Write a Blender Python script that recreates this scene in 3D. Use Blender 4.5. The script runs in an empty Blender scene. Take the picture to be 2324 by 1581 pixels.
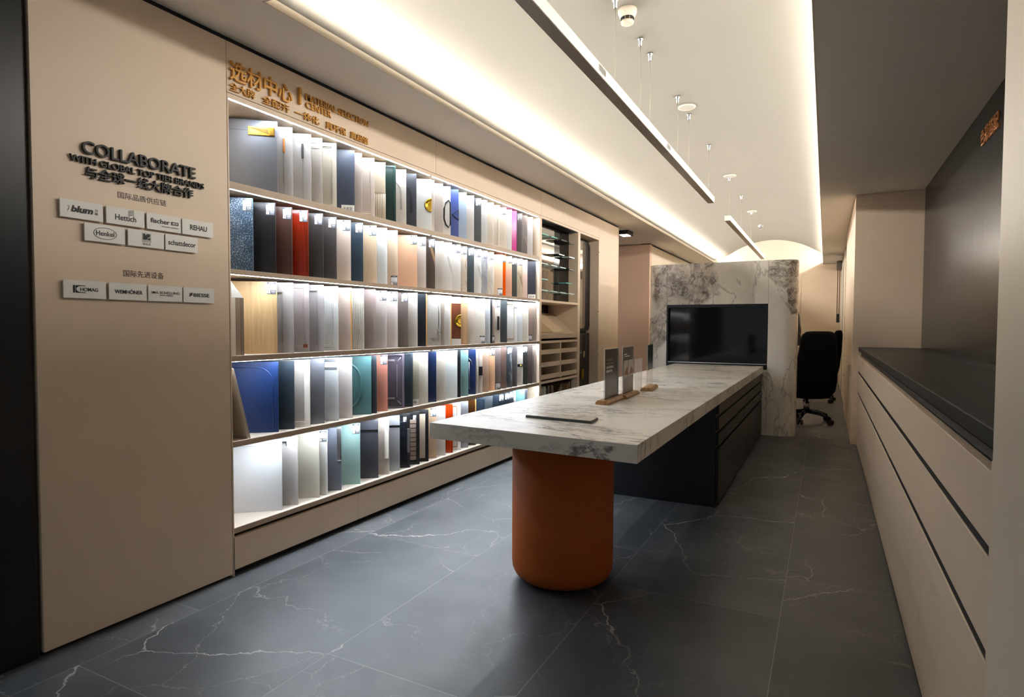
import bpy, bmesh, math, random
from math import sin, cos, tan, pi, radians, sqrt, atan2
from mathutils import Vector, Matrix
random.seed(11)
SC = bpy.context.scene
COL = SC.collection

# ------------------------------------------------------------------ camera
W, H = 2324, 1581
FPX = 1375.0
CX, CY = W / 2, H / 2
YAW, PITCH, ROLL = radians(27.3545), radians(2.1184), radians(0.19)
CAMZ = 1.16
_fw = Vector((-sin(YAW) * cos(PITCH), cos(YAW) * cos(PITCH), -sin(PITCH)))
_r0 = Vector((cos(YAW), sin(YAW), 0)); _u0 = _r0.cross(_fw)
_r = _r0 * cos(ROLL) + _u0 * sin(ROLL); _u = -_r0 * sin(ROLL) + _u0 * cos(ROLL)
CAMP = Vector((0, 0, CAMZ))
cam_d = bpy.data.cameras.new('camera'); cam = bpy.data.objects.new('camera', cam_d); COL.objects.link(cam)
cam_d.sensor_fit = 'HORIZONTAL'; cam_d.sensor_width = 36.0; cam_d.lens = FPX / W * 36.0
cam_d.clip_start = 0.05; cam_d.clip_end = 100
cam.matrix_world = Matrix((( _r.x, _u.x, -_fw.x, 0), (_r.y, _u.y, -_fw.y, 0), (_r.z, _u.z, -_fw.z, CAMZ), (0, 0, 0, 1)))
SC.camera = cam

def proj(p):
    q = Vector(p) - CAMP; d = q.dot(_fw)
    return CX + FPX * q.dot(_r) / d, CY - FPX * q.dot(_u) / d
def _ray(x, y): return _fw + _r * ((x - CX) / FPX) - _u * ((y - CY) / FPX)
def onX(x, y, X): d = _ray(x, y); return CAMP + d * (X / d.x)
def onZ(x, y, z): d = _ray(x, y); return CAMP + d * ((z - CAMZ) / d.z)

# ------------------------------------------------------------------ light, exposure
LED_SHELF = 50.0      # cool strips under the shelf boards
LED_COVE = 53.0       # warm strips in the ceiling trough
LED_COVE_R = 43.0
SC.view_settings.view_transform = 'Standard'; SC.view_settings.look = 'None'
SC.view_settings.gamma = 1.0; SC.view_settings.use_curve_mapping = False
SC.view_settings.exposure = 1.58
wd = bpy.data.worlds.new('world'); SC.world = wd; wd.use_nodes = True
wd.node_tree.nodes['Background'].inputs[0].default_value = (0.86, 0.93, 1.0, 1)
wd.node_tree.nodes['Background'].inputs[1].default_value = 0.16
SC.cycles.max_bounces = 8; SC.cycles.diffuse_bounces = 4; SC.cycles.glossy_bounces = 4
SC.cycles.transmission_bounces = 8; SC.cycles.transparent_max_bounces = 12
SC.cycles.caustics_reflective = False; SC.cycles.caustics_refractive = False
SC.cycles.sample_clamp_indirect = 6.0
SC.cycles.use_denoising = True

# ------------------------------------------------------------------ materials
def lin(c):
    c = c / 255.0
    return c / 12.92 if c <= 0.04045 else ((c + 0.055) / 1.055) ** 2.4
def rgb(c): return (lin(c[0]), lin(c[1]), lin(c[2]), 1)
_MATS = {}
def base_mat(name):
    m = bpy.data.materials.new(name); m.use_nodes = True
    nt = m.node_tree; return m, nt, nt.nodes['Principled BSDF']
def mat(c, rough=0.5, metal=0.0, name='paint', spec=0.5):
    k = (tuple(c), rough, metal, spec)
    if k in _MATS: return _MATS[k]
    m, nt, b = base_mat(name)
    b.inputs['Base Color'].default_value = rgb(c); b.inputs['Roughness'].default_value = rough
    b.inputs['Metallic'].default_value = metal; b.inputs['Specular IOR Level'].default_value = spec
    _MATS[k] = m; return m
def glow(c, s, name='lamp'):
    m, nt, b = base_mat(name)
    b.inputs['Base Color'].default_value = (0, 0, 0, 1)
    b.inputs['Emission Color'].default_value = (*c, 1); b.inputs['Emission Strength'].default_value = s
    return m
class N:
    """short-hand for wiring shader nodes"""
    def __init__(s, nt): s.nt = nt
    def n(s, t, **kw):
        d = s.nt.nodes.new(t)
        for k, v in kw.items(): setattr(d, k, v)
        return d
    def put(s, sock, v):
        if hasattr(v, 'is_output') or isinstance(v, bpy.types.NodeSocket): s.nt.links.new(v, sock)
        elif isinstance(v, (tuple, list)) and sock.type == 'RGBA' and len(v) == 3: sock.default_value = rgb(v)
        else: sock.default_value = v
    def coord(s, scale=(1, 1, 1), rot=(0, 0, 0), loc=(0, 0, 0), out='Object'):
        t = s.n('ShaderNodeTexCoord'); m = s.n('ShaderNodeMapping')
        m.inputs['Scale'].default_value = scale; m.inputs['Rotation'].default_value = rot; m.inputs['Location'].default_value = loc
        s.nt.links.new(t.outputs[out], m.inputs['Vector']); return m.outputs[0]
    def noise(s, v, scale, detail=4, rough=0.5, dist=0.0):
        t = s.n('ShaderNodeTexNoise'); s.nt.links.new(v, t.inputs['Vector'])
        t.inputs['Scale'].default_value = scale; t.inputs['Detail'].default_value = detail
        t.inputs['Roughness'].default_value = rough; t.inputs['Distortion'].default_value = dist
        return t.outputs['Fac'], t.outputs['Color']
    def math(s, op, a, b=0.0, c=0.0, clamp=False):
        t = s.n('ShaderNodeMath', operation=op, use_clamp=clamp)
        s.put(t.inputs[0], a); s.put(t.inputs[1], b); s.put(t.inputs[2], c); return t.outputs[0]
    def ramp(s, f, stops):
        t = s.n('ShaderNodeValToRGB'); e = t.color_ramp.elements
        while len(e) < len(stops): e.new(0.5)
        for q, (p, c) in zip(e, stops):
            q.position = p; q.color = rgb(c) if isinstance(c, tuple) else (c, c, c, 1)
        s.put(t.inputs[0], f); return t.outputs[0]
    def mix(s, f, a, b):
        t = s.n('ShaderNodeMix', data_type='RGBA'); s.put(t.inputs[0], f); s.put(t.inputs[6], a); s.put(t.inputs[7], b); return t.outputs[2]
    def vadd(s, a, b, k=1.0):
        t = s.n('ShaderNodeVectorMath', operation='MULTIPLY_ADD'); s.put(t.inputs[0], b); t.inputs[1].default_value = (k, k, k); s.put(t.inputs[2], a); return t.outputs[0]
    def crack(s, v, scale, width, dist=0.25, dscale=1.5):
        """thin wandering veins: 1 on the vein"""
        _, c = s.noise(v, dscale, 6, 0.6)
        vv = s.vadd(v, c, dist)
        t = s.n('ShaderNodeTexVoronoi', feature='DISTANCE_TO_EDGE'); s.nt.links.new(vv, t.inputs['Vector'])
        t.inputs['Scale'].default_value = scale
        return s.math('SUBTRACT', 1.0, s.math('DIVIDE', t.outputs['Distance'], width, clamp=True), clamp=True)
    def ridge(s, v, scale, width, detail=5, dist=0.6, rough=0.55):
        f, _ = s.noise(v, scale, detail, rough, dist)
        a = s.math('ABSOLUTE', s.math('SUBTRACT', f, 0.5))
        return s.math('SUBTRACT', 1.0, s.math('DIVIDE', a, width, clamp=True), clamp=True)
    def bump(s, b, h, strength=0.2, dist=0.002):
        t = s.n('ShaderNodeBump'); t.inputs['Strength'].default_value = strength; t.inputs['Distance'].default_value = dist
        s.put(t.inputs['Height'], h); s.nt.links.new(t.outputs[0], b.inputs['Normal'])
def m_wood(c, dark=0.6, rough=0.4, name='wood grain'):
    k = ('wood', tuple(c), dark, rough)
    if k in _MATS: return _MATS[k]
    m, nt, b = base_mat(name); n = N(nt)
    v = n.coord((34, 34, 1.6)); f, _ = n.noise(v, 1.0, 5, 0.6, 1.2)
    c2 = tuple(x * dark for x in c)
    n.put(b.inputs['Base Color'], n.ramp(f, [(0.32, c2), (0.62, tuple(c))])); b.inputs['Roughness'].default_value = rough
    _MATS[k] = m; return m
def m_marble(c, vein, scale=6.0, width=0.02, rough=0.25, name='marble slab'):
    k = ('marb', tuple(c), tuple(vein), scale)
    if k in _MATS: return _MATS[k]
    m, nt, b = base_mat(name); n = N(nt)
    v = n.coord((1, 1, 0.5)); r = n.ridge(v, scale, width * 1.5, 5, 1.0); f, _ = n.noise(v, scale * 0.6, 4)
    col = n.mix(n.math('MULTIPLY', f, 0.35), tuple(c), tuple(vein)); col = n.mix(n.math('MULTIPLY', r, 0.8), col, tuple(vein))
    n.put(b.inputs['Base Color'], col); b.inputs['Roughness'].default_value = rough
    _MATS[k] = m; return m
def m_speckle(c, chip, name='speckled stone'):
    k = ('spk', tuple(c))
    if k in _MATS: return _MATS[k]
    m, nt, b = base_mat(name); n = N(nt)
    v = n.coord(); f, _ = n.noise(v, 170, 3, 0.7); g, _ = n.noise(v, 14, 4)
    f = n.math('ADD', f, n.math('MULTIPLY', n.math('SUBTRACT', g, 0.5), 0.25))
    n.put(b.inputs['Base Color'], n.ramp(f, [(0.42, tuple(c)), (0.54, tuple(x * 1.7 + 8 for x in c)), (0.68, tuple(chip))])); b.inputs['Roughness'].default_value = 0.3
    _MATS[k] = m; return m
def m_relief(c, name='wood with raised wave relief'):
    k = ('rel', tuple(c))
    if k in _MATS: return _MATS[k]
    m, nt, b = base_mat(name); n = N(nt)
    w = n.n('ShaderNodeTexWave', bands_direction='X'); nt.links.new(n.coord((1, 1, 0.35)), w.inputs['Vector'])
    w.inputs['Scale'].default_value = 30; w.inputs['Distortion'].default_value = 14; w.inputs['Detail'].default_value = 1; w.inputs['Detail Scale'].default_value = 0.35
    n.put(b.inputs['Base Color'], n.mix(w.outputs['Fac'], tuple(x * 0.88 for x in c), tuple(c))); n.bump(b, w.outputs['Fac'], 0.6, 0.003)
    b.inputs['Roughness'].default_value = 0.45
    _MATS[k] = m; return m

def m_panel(c, rough=0.45, name='tan laminate'):
    k = ('pan', tuple(c), rough)
    if k in _MATS: return _MATS[k]
    m, nt, b = base_mat(name); n = N(nt)
    f, _ = n.noise(n.coord(), 2.2, 3); g, _ = n.noise(n.coord(), 260, 2)
    n.put(b.inputs['Base Color'], n.mix(f, tuple(x * 0.965 for x in c), tuple(min(255, x * 1.03) for x in c)))
    b.inputs['Roughness'].default_value = rough; n.bump(b, g, 0.05, 0.001)
    _MATS[k] = m; return m
TAN = m_panel((233, 211, 186), 0.42)
TAN_D = m_panel((206, 184, 162), 0.42, 'taupe laminate')
CREAM = m_panel((232, 218, 196), 0.4, 'cream laminate')
PINKTAN = m_panel((222, 188, 164), 0.5, 'pinkish tan laminate')
BLACK = mat((8, 9, 12), 0.45, name='matt black')
INK = mat((8, 9, 9), 0.5, name='black acrylic')
TAN_B = m_panel((188, 166, 144), 0.45, 'taupe shelf board')
NAVY = mat((8, 11, 17), 0.35, name='blue black laminate')
GLASSBLK = mat((4, 6, 11), 0.07, name='black glass', spec=0.3)
WHITE = mat((243, 241, 236), 0.5, name='white board')
SHELFW = m_panel((222, 210, 196), 0.5, 'pale shelf board')
GOLD = mat((205, 160, 70), 0.28, 1.0, 'brushed gold')
STEEL = mat((190, 190, 192), 0.3, 1.0, 'brushed steel')
SIGNGOLD = mat((206, 150, 66), 0.4, 0.2, 'gold lettering')

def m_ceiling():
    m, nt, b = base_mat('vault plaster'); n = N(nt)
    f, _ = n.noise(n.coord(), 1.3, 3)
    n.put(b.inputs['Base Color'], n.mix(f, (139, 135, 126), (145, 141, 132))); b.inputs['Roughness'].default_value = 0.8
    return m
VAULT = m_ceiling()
SOFFIT = mat((246, 238, 228), 0.75, name='soffit paint')

def m_floor():
    m, nt, b = base_mat('dark veined stone tiles'); n = N(nt)
    v = n.coord()
    sp = n.n('ShaderNodeSeparateXYZ'); nt.links.new(v, sp.inputs[0])
    # tiles .70 x 1.48 with staggered rows
    px = n.math('DIVIDE', n.math('ADD', sp.outputs[0], 2.24), 0.70)
    ix = n.math('FLOOR', px); fx = n.math('SUBTRACT', px, ix)
    odd = n.math('MODULO', n.math('ADD', ix, 40.0), 2.0)
    py = n.math('DIVIDE', n.math('ADD', n.math('SUBTRACT', sp.outputs[1], 1.12), n.math('MULTIPLY', odd, -0.45)), 1.48)
    iy = n.math('FLOOR', py); fy = n.math('SUBTRACT', py, iy)
    ex = n.math('MULTIPLY', n.math('MINIMUM', fx, n.math('SUBTRACT', 1.0, fx)), 0.70)
    ey = n.math('MULTIPLY', n.math('MINIMUM', fy, n.math('SUBTRACT', 1.0, fy)), 1.48)
    joint = n.math('LESS_THAN', n.math('MINIMUM', ex, ey), 0.0016)
    # every tile samples another piece of stone
    off = n.n('ShaderNodeCombineXYZ'); n.put(off.inputs[0], n.math('MULTIPLY', ix, 3.7)); n.put(off.inputs[1], n.math('MULTIPLY', iy, 5.3))
    tv = n.vadd(v, off.outputs[0])
    big, _ = n.noise(tv, 1.5, 6, 0.62, 0.6)
    col = n.ramp(big, [(0.28, (58, 61, 64)), (0.52, (77, 80, 83)), (0.75, (97, 98, 99))])
    msk, _ = n.noise(tv, 1.1, 3); msk = n.math('MULTIPLY', n.math('SUBTRACT', msk, 0.41), 5.0, clamp=True)
    v1 = n.math('MULTIPLY', n.crack(tv, 1.0, 0.0045, 0.36, 1.7), msk)
    v2 = n.math('MULTIPLY', n.crack(tv, 2.1, 0.006, 0.4, 2.6), n.math('MULTIPLY', msk, 0.45))
    col = n.mix(n.math('MULTIPLY', n.math('MAXIMUM', v1, v2), 0.8), col, (206, 200, 192))
    col = n.mix(n.math('MULTIPLY', joint, 0.55), col, (150, 148, 144))
    n.put(b.inputs['Base Color'], col)
    rg, _ = n.noise(tv, 5, 4); n.put(b.inputs['Roughness'], n.math('MULTIPLY_ADD', rg, 0.14, 0.33))
    h, _ = n.noise(tv, 55, 4); n.bump(b, h, 0.06, 0.002)
    b.inputs['Specular IOR Level'].default_value = 0.5
    return m
FLOOR = m_floor()

def m_counter():
    m, nt, b = base_mat('white marble with grey veins'); n = N(nt)
    v = n.coord((0.8, 1.9, 1.4), (0, 0, radians(-18)))
    _, dc = n.noise(v, 1.1, 6, 0.62); vv = n.vadd(v, dc, 0.55)
    big, _ = n.noise(vv, 1.25, 4, 0.55, 0.6)
    fine = n.ridge(vv, 1.9, 0.020, 8, 1.3, 0.66)
    thick = n.ridge(vv, 0.8, 0.012, 7, 0.9, 0.6)
    msk = n.math('MULTIPLY', n.math('SUBTRACT', big, 0.455), 7.0, clamp=True)
    col = n.mix(n.math('MULTIPLY', msk, 0.22), (242, 238, 230), (190, 182, 172))
    col = n.mix(n.math('MULTIPLY', fine, n.math('MULTIPLY_ADD', msk, 0.75, 0.05)), col, (104, 96, 92))
    col = n.mix(n.math('MULTIPLY', thick, 0.85), col, (78, 74, 74))
    blot, _ = n.noise(n.coord((1, 1, 1), (0, 0, 0), (3.1, 7.7, 0)), 2.1, 4, 0.55, 0.4)
    col = n.mix(n.math('MULTIPLY', n.math('MULTIPLY', n.math('SUBTRACT', blot, 0.66), 14.0, clamp=True), 0.7), col, (138, 130, 126))
    n.put(b.inputs['Base Color'], col); b.inputs['Roughness'].default_value = 0.28
    return m
COUNTER = m_counter()

def m_block(spots):
    """book-matched marble: quiet white ground with swirling grey patches round the given centres"""
    m, nt, b = base_mat('bookmatched marble'); n = N(nt)
    v = n.coord(); _, dc = n.noise(v, 2.6, 6, 0.6)
    vv = n.vadd(v, dc, 0.36)
    patch = None
    for (cx, cz, rx, rz, tilt) in spots:
        mp = n.n('ShaderNodeMapping', vector_type='TEXTURE'); nt.links.new(n.vadd(vv, (-0.18, 0, -0.18)), mp.inputs[0])
        mp.inputs['Location'].default_value = (cx, 0, cz); mp.inputs['Rotation'].default_value = (0, tilt, 0); mp.inputs['Scale'].default_value = (rx, 50, rz)
        L = n.n('ShaderNodeVectorMath', operation='LENGTH'); nt.links.new(mp.outputs[0], L.inputs[0])
        p = n.math('MULTIPLY', n.math('SUBTRACT', 1.0, L.outputs['Value']), 9.0, clamp=True)
        patch = p if patch is None else n.math('MAXIMUM', patch, p)
    _, d2 = n.noise(v, 3.2, 8, 0.68); wv = n.vadd(v, d2, 0.34)
    tone, _ = n.noise(wv, 2.8, 7, 0.62, 1.2)
    swirl = n.ridge(wv, 3.6, 0.040, 9, 1.8, 0.7)
    pcol = n.ramp(tone, [(0.34, (96, 84, 82)), (0.46, (136, 124, 120)), (0.52, (178, 167, 156)), (0.62, (206, 198, 186)), (0.8, (222, 215, 203))])
    pcol = n.mix(n.math('MULTIPLY', swirl, 0.75), pcol, (232, 226, 214))
    dk = n.ridge(wv, 1.9, 0.016, 8, 1.2, 0.64); pcol = n.mix(n.math('MULTIPLY', dk, 0.85), pcol, (66, 54, 48))
    q, _ = n.noise(n.coord((1, 1, 0.55), (0, 0.5, 0)), 2.2, 4, 0.5, 0.5)
    col = n.ramp(q, [(0.36, (212, 206, 196)), (0.5, (238, 233, 223)), (0.7, (243, 239, 231))])
    th = n.ridge(n.coord((1.3, 1.3, 0.8), (0, 0.6, 0)), 1.5, 0.012, 6, 0.7); col = n.mix(n.math('MULTIPLY', th, 0.6), col, (140, 132, 126))
    col = n.mix(patch, col, pcol)
    n.put(b.inputs['Base Color'], col); b.inputs['Roughness'].default_value = 0.25
    return m
BLOCK = m_block([(-0.37, 1.66, 0.36, 0.44, 0.5), (-0.66, 1.08, 0.19, 0.26, 0.2), (0.66, 1.72, 0.22, 0.20, 0.3), (0.75, 1.45, 0.06, 0.22, 0.1)])

# ------------------------------------------------------------------ mesh helpers
class MB:
    def __init__(s): s.v = []; s.f = []; s.m = []; s.sm = []
    def face(s, idx, m=0, sm=False): s.f.append(idx); s.m.append(m); s.sm.append(sm)
    def pts(s, P):
        i = len(s.v); s.v.extend([tuple(p) for p in P]); return list(range(i, i + len(P)))
    def quad(s, P, m=0): s.face(s.pts(P), m)
    def box(s, x0, x1, y0, y1, z0, z1, m=0):
        if x0 > x1: x0, x1 = x1, x0
        if y0 > y1: y0, y1 = y1, y0
        if z0 > z1: z0, z1 = z1, z0
        i = s.pts([(x0, y0, z0), (x1, y0, z0), (x1, y1, z0), (x0, y1, z0), (x0, y0, z1), (x1, y0, z1), (x1, y1, z1), (x0, y1, z1)])
        for f in ((3, 2, 1, 0), (4, 5, 6, 7), (0, 1, 5, 4), (1, 2, 6, 5), (2, 3, 7, 6), (3, 0, 4, 7)): s.face([i[k] for k in f], m)
        return s
    def prism(s, poly, fn, a, b, m=0, sm=False):
        """poly: list of 2d points; fn(u, v, w) -> xyz; extruded in w from a to b"""
        n = len(poly); A = s.pts([fn(u, v, a) for u, v in poly]); B = s.pts([fn(u, v, b) for u, v in poly])
        s.face(A[::-1], m); s.face(B, m)
        for k in range(n): s.face([A[k], A[(k + 1) % n], B[(k + 1) % n], B[k]], m, sm)
        return s
    def lathe(s, prof, c=(0, 0, 0), seg=24, m=0, axis='z', sm=True):
        """prof: list of (r, h)"""
        rings = []
        for r, h in prof:
            P = []
            for k in range(seg):
                a = 2 * pi * k / seg; x, y = r * cos(a), r * sin(a)
                p = (x, y, h) if axis == 'z' else ((h, x, y) if axis == 'x' else (y, h, x))
                P.append((p[0] + c[0], p[1] + c[1], p[2] + c[2]))
            rings.append(s.pts(P))
        for a, b in zip(rings, rings[1:]):
            for k in range(seg): s.face([a[k], a[(k + 1) % seg], b[(k + 1) % seg], b[k]], m, sm)
        s.face(rings[0][::-1], m); s.face(rings[-1], m)
        return s
    def tube(s, P, r, seg=8, m=0, closed=False):
        P = [Vector(p) for p in P]; n = len(P); rings = []
        for i, p in enumerate(P):
            a = P[(i - 1) % n] if (closed or i > 0) else p; b = P[(i + 1) % n] if (closed or i < n - 1) else p
            t = (b - a).normalized(); up = Vector((0, 0, 1)) if abs(t.z) < 0.9 else Vector((1, 0, 0))
            e1 = t.cross(up).normalized(); e2 = t.cross(e1).normalized()
            rr = r[i] if isinstance(r, (list, tuple)) else r
            rings.append(s.pts([p + (e1 * cos(2 * pi * k / seg) + e2 * sin(2 * pi * k / seg)) * rr for k in range(seg)]))
        lst = list(zip(rings, rings[1:])) + ([(rings[-1], rings[0])] if closed else [])
        for a, b in lst:
            for k in range(seg): s.face([a[k], a[(k + 1) % seg], b[(k + 1) % seg], b[k]], m, True)
        if not closed: s.face(rings[0][::-1], m); s.face(rings[-1], m)
        return s
    def mesh(s, name, mats, off=(0, 0, 0), bevel=0.0):
        me = bpy.data.meshes.new(name)
        me.from_pydata([(x - off[0], y - off[1], z - off[2]) for x, y, z in s.v], [], s.f)
        for mt in (mats if isinstance(mats, (list, tuple)) else [mats]): me.materials.append(mt)
        for p, k, sm in zip(me.polygons, s.m, s.sm): p.material_index = k; p.use_smooth = sm
        bm = bmesh.new(); bm.from_mesh(me)
        bmesh.ops.recalc_face_normals(bm, faces=bm.faces)
        if bevel:
            bmesh.ops.bevel(bm, geom=[e for e in bm.edges if e.calc_face_angle(0) > 0.5], offset=bevel, segments=2, affect='EDGES', profile=0.5)
        bm.to_mesh(me); bm.free()
        return me
def tag(o, label=None, cat=None, group=None, kind=None):
    for k, v in (('label', label), ('category', cat), ('group', group), ('kind', kind)):
        if v: o[k] = v
    return o
def wloc(o):
    p = Vector(o.location)
    while o.parent: o = o.parent; p += Vector(o.location)
    return p
def thing(name, loc, label, cat, group=None, rz=0.0):
    o = bpy.data.objects.new(name, None); COL.objects.link(o); o.location = loc; o.rotation_euler = (0, 0, rz)
    o.empty_display_size = 0.05
    return tag(o, label, cat, group)
def part(name, mb, mats, parent, bevel=0.0, local=False, label=None):
    """a mesh child; mb is in world coordinates unless local"""
    off = (0, 0, 0) if local else wloc(parent)
    o = bpy.data.objects.new(name, mb.mesh(name, mats, off, bevel)); COL.objects.link(o); o.parent = parent
    if label: o['label'] = label
    return o
def solo(name, mb, mats, label, cat, group=None, bevel=0.0, kind=None):
    """a thing that is one mesh: origin at the middle of its base"""
    xs = [p[0] for p in mb.v]; ys = [p[1] for p in mb.v]; zs = [p[2] for p in mb.v]
    c = ((min(xs) + max(xs)) / 2, (min(ys) + max(ys)) / 2, min(zs))
    o = bpy.data.objects.new(name, mb.mesh(name, mats, c, bevel)); COL.objects.link(o); o.location = c
    return tag(o, label, cat, group, kind)
def struct(name, mb, mats, bevel=0.0, label=None, cat=None):
    o = bpy.data.objects.new(name, mb.mesh(name, mats, (0, 0, 0), bevel)); COL.objects.link(o)
    return tag(o, label, cat, None, 'structure')

# ------------------------------------------------------------------ lettering
_fc = bpy.data.curves.new('lettering', 'FONT'); _fo = bpy.data.objects.new('lettering', _fc); COL.objects.link(_fo)
def text_polys(body, bold=0.0, ext=0.0, shear=0.0, space=1.0):
    _fc.body = body; _fc.size = 1.0; _fc.offset = bold; _fc.extrude = ext; _fc.shear = shear; _fc.space_character = space; _fc.resolution_u = 6
    bpy.context.view_layer.update()
    me = bpy.data.meshes.new_from_object(_fo.evaluated_get(bpy.context.evaluated_depsgraph_get()))
    V = [tuple(v.co) for v in me.vertices]; F = [list(p.vertices) for p in me.polygons]; bpy.data.meshes.remove(me)
    return V, F
def letters(mb, body, frame, u0, u1, v0, v1, d0, d1, bold=0.0, shear=0.0, m=0, space=1.0):
    """fits the text into u0..u1, v0..v1 of the plane given by frame(u, v, w), standing out from depth d0 to d1"""
    V, F = text_polys(body, bold, 0.5, shear, space)
    xs = [p[0] for p in V]; ys = [p[1] for p in V]
    x0, x1, y0, y1 = min(xs), max(xs), min(ys), max(ys)
    i = mb.pts([frame(u0 + (p[0] - x0) / (x1 - x0) * (u1 - u0), v0 + (p[1] - y0) / (y1 - y0) * (v1 - v0), d0 + (p[2] + 0.5) * (d1 - d0)) for p in V])
    for f in F: mb.face([i[k] for k in f], m)
XW = -2.405                                         # face of the left wall
LW = lambda u, v, w: (XW + w, u, v)                 # on the left wall: u along +Y, v up, w out of the wall

# ================================================================== THE ROOM
ZC = 2.455; YN, YF = -2.6, 14.0
f = MB(); f.box(-5.5, 3.0, YN, YF + 0.2, -0.08, 0.0); struct('floor', f, FLOOR)
XL, XR, YV = -2.022, -0.075, 1.745                  # edges of the ceiling vault
CXV = (XL + XR) / 2
f = MB()
f.box(-5.5, XL - .008, YN, YF, ZC, ZC + 0.03); f.box(XR + .008, 3.0, YN, YF, ZC, ZC + 0.03); f.box(XL - .008, XR + .008, YN, YV - .008, ZC, ZC + 0.03)
f.box(-5.5, 3.0, YN, YF, 3.35, 3.4)
struct('ceiling', f, SOFFIT)
def vz(x):
    """height of the vault at x: a shallow arch that flattens out above the hidden troughs"""
    t = abs(x - CXV)
    if t <= 0.80: return 3.0 - 0.36 * t * t - 0.022 * t ** 6
    q = t - 0.80; return 2.7638 - 0.620 * q + 0.80 * q * q
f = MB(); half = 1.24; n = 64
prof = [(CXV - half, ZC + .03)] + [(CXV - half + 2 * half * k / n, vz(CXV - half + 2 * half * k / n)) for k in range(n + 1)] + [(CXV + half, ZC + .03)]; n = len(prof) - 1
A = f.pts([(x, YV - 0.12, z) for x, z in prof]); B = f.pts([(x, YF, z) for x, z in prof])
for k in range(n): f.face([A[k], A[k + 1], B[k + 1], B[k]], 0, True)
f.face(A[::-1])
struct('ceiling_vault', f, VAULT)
for nm, xa, s_ in (('trim_1', XL, -1), ('trim_2', XR, 1)):      # upstand lips of the cove
    f = MB(); f.box(xa, xa + s_ * 0.008, YV, YF, ZC - 0.001, ZC + 0.033); struct(nm, f, CREAM)
f = MB(); f.box(XL, XR, YV - .008, YV, ZC - .001, ZC + 0.033); struct('trim_3', f, CREAM)
for nm, xa, s_, pw, lb in (('cove_light', XL, -1, LED_COVE, 'warm hidden light strip in the cove above the sample shelves'), ('cove_light', XR, 1, LED_COVE_R, 'warm hidden light strip in the cove on the dark counter side')):
    t = thing(nm, (xa + s_ * .137, 7.9, ZC + .031), lb, 'light', 'cove lights')
    f = MB(); f.box(xa + s_ * 0.139, xa + s_ * 0.155, YV + 0.05, YF - 0.1, ZC + 0.031, ZC + 0.1215); part('bracket', f, mat((200, 198, 192), 0.5, name='aluminium'), t)
    f = MB(); f.box(xa + s_ * 0.136, xa + s_ * 0.1388, YV + 0.06, YF - 0.11, ZC + 0.090, ZC + 0.1205); part('light_strip', f, glow((1.0, 0.94, 0.86), pw, 'warm led strip'), t)

# left wall: cladding round the display recess, dark joints between the sheets, black shadow gap under the ceiling
ZT = 2.432
f = MB(); bk = -2.43
def sheet(y0, y1, z0, z1, m=0): f.box(bk, XW, y0 + 0.0015, y1 - 0.0015, z0 + 0.001, z1 - 0.001, m)
sheet(1.095, 1.857, 0.012, ZT)
for a, b_ in ((1.857, 3.50), (3.50, 5.235), (5.235, 6.90), ): sheet(a, b_, 2.205, ZT)
sheet(6.90, 7.65, 0.012, ZT)
f.box(-2.9, bk, 0.9, 1.855, 0.0, ZC, 1); f.box(-2.9, bk, 6.9, 7.648, 0.0, ZC, 1); f.box(-2.9, bk, 1.855, 6.9, 2.206, ZC, 1); f.box(-3.0, -2.9, 0.9, 7.648, 0, ZC, 1)
f.box(-2.99, -2.44, 7.6485, 7.6515, 0, ZT)
struct('wall_left', f, [TAN, BLACK])
f = MB(); f.box(bk, XW - 0.012, -0.6, 7.648, ZT + 0.001, ZC - 0.001); struct('trim_4', f, BLACK)
f = MB(); f.box(bk, XW - 0.004, YN, 1.078, 0.0, ZT); f.box(bk, XW - 0.02, 1.078, 1.095, 0, ZT, 1)
o = solo('wall_panel', f, [mat((13, 16, 20), 0.35, name='black lacquer'), mat((60, 52, 46), 0.4, name='bronze edge')], 'tall black wall panel at the near end of the tan wall', 'panel')
# nook beyond the display wall, far walls
f = MB(); f.box(-5.5, -2.46, 9.42, 9.55, 0, 2.44); struct('wall_nook', f, PINKTAN)
f = MB(); f.box(-2.6, -2.462, 9.551, YF, 0, 2.43); struct('wall_rear', f, CREAM)
f = MB(); f.box(-2.6, -2.47, 9.43, YF, 2.43, ZC); struct('trim_5', f, BLACK)
f = MB(); f.box(-5.5, -5.4, 7.65, 9.42, 0, ZC); struct('wall_side', f, TAN)
f = MB()
for a, b_ in ((-2.6, -1.6), (-1.6, -0.47), (-0.47, 1.2)): f.box(a + 0.002, b_ - 0.002, YF - 0.02, YF, 0, ZC - 0.014)
f.box(-5.5, 3.0, YF, YF + 0.1, 0, 3.4, 1)
struct('wall_far', f, [TAN, mat((214, 204, 186), 0.7, name='plaster')])
# right: end pier, alcove back and side
f = MB(); f.box(0.285, 3.0, YN, 1.425, 0, ZC); struct('wall_right', f, CREAM)
def m_darkback():
    m, nt, b = base_mat('dark satin panel'); n = N(nt)
    g, _ = n.noise(n.coord((40, 40, 0.8)), 1, 4)
    b.inputs['Base Color'].default_value = rgb((10, 13, 15)); n.put(b.inputs['Roughness'], n.math('MULTIPLY_ADD', g, 0.08, 0.20)); b.inputs['Specular IOR Level'].default_value = 0.35; return m
f = MB(); f.box(0.80, 0.95, 1.425, 6.82, 0.9, ZC); struct('wall_alcove', f, m_darkback())
f = MB(); f.box(0.95, 3.0, 1.425, YF, 0, ZC); struct('wall_outer', f, TAN)

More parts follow.
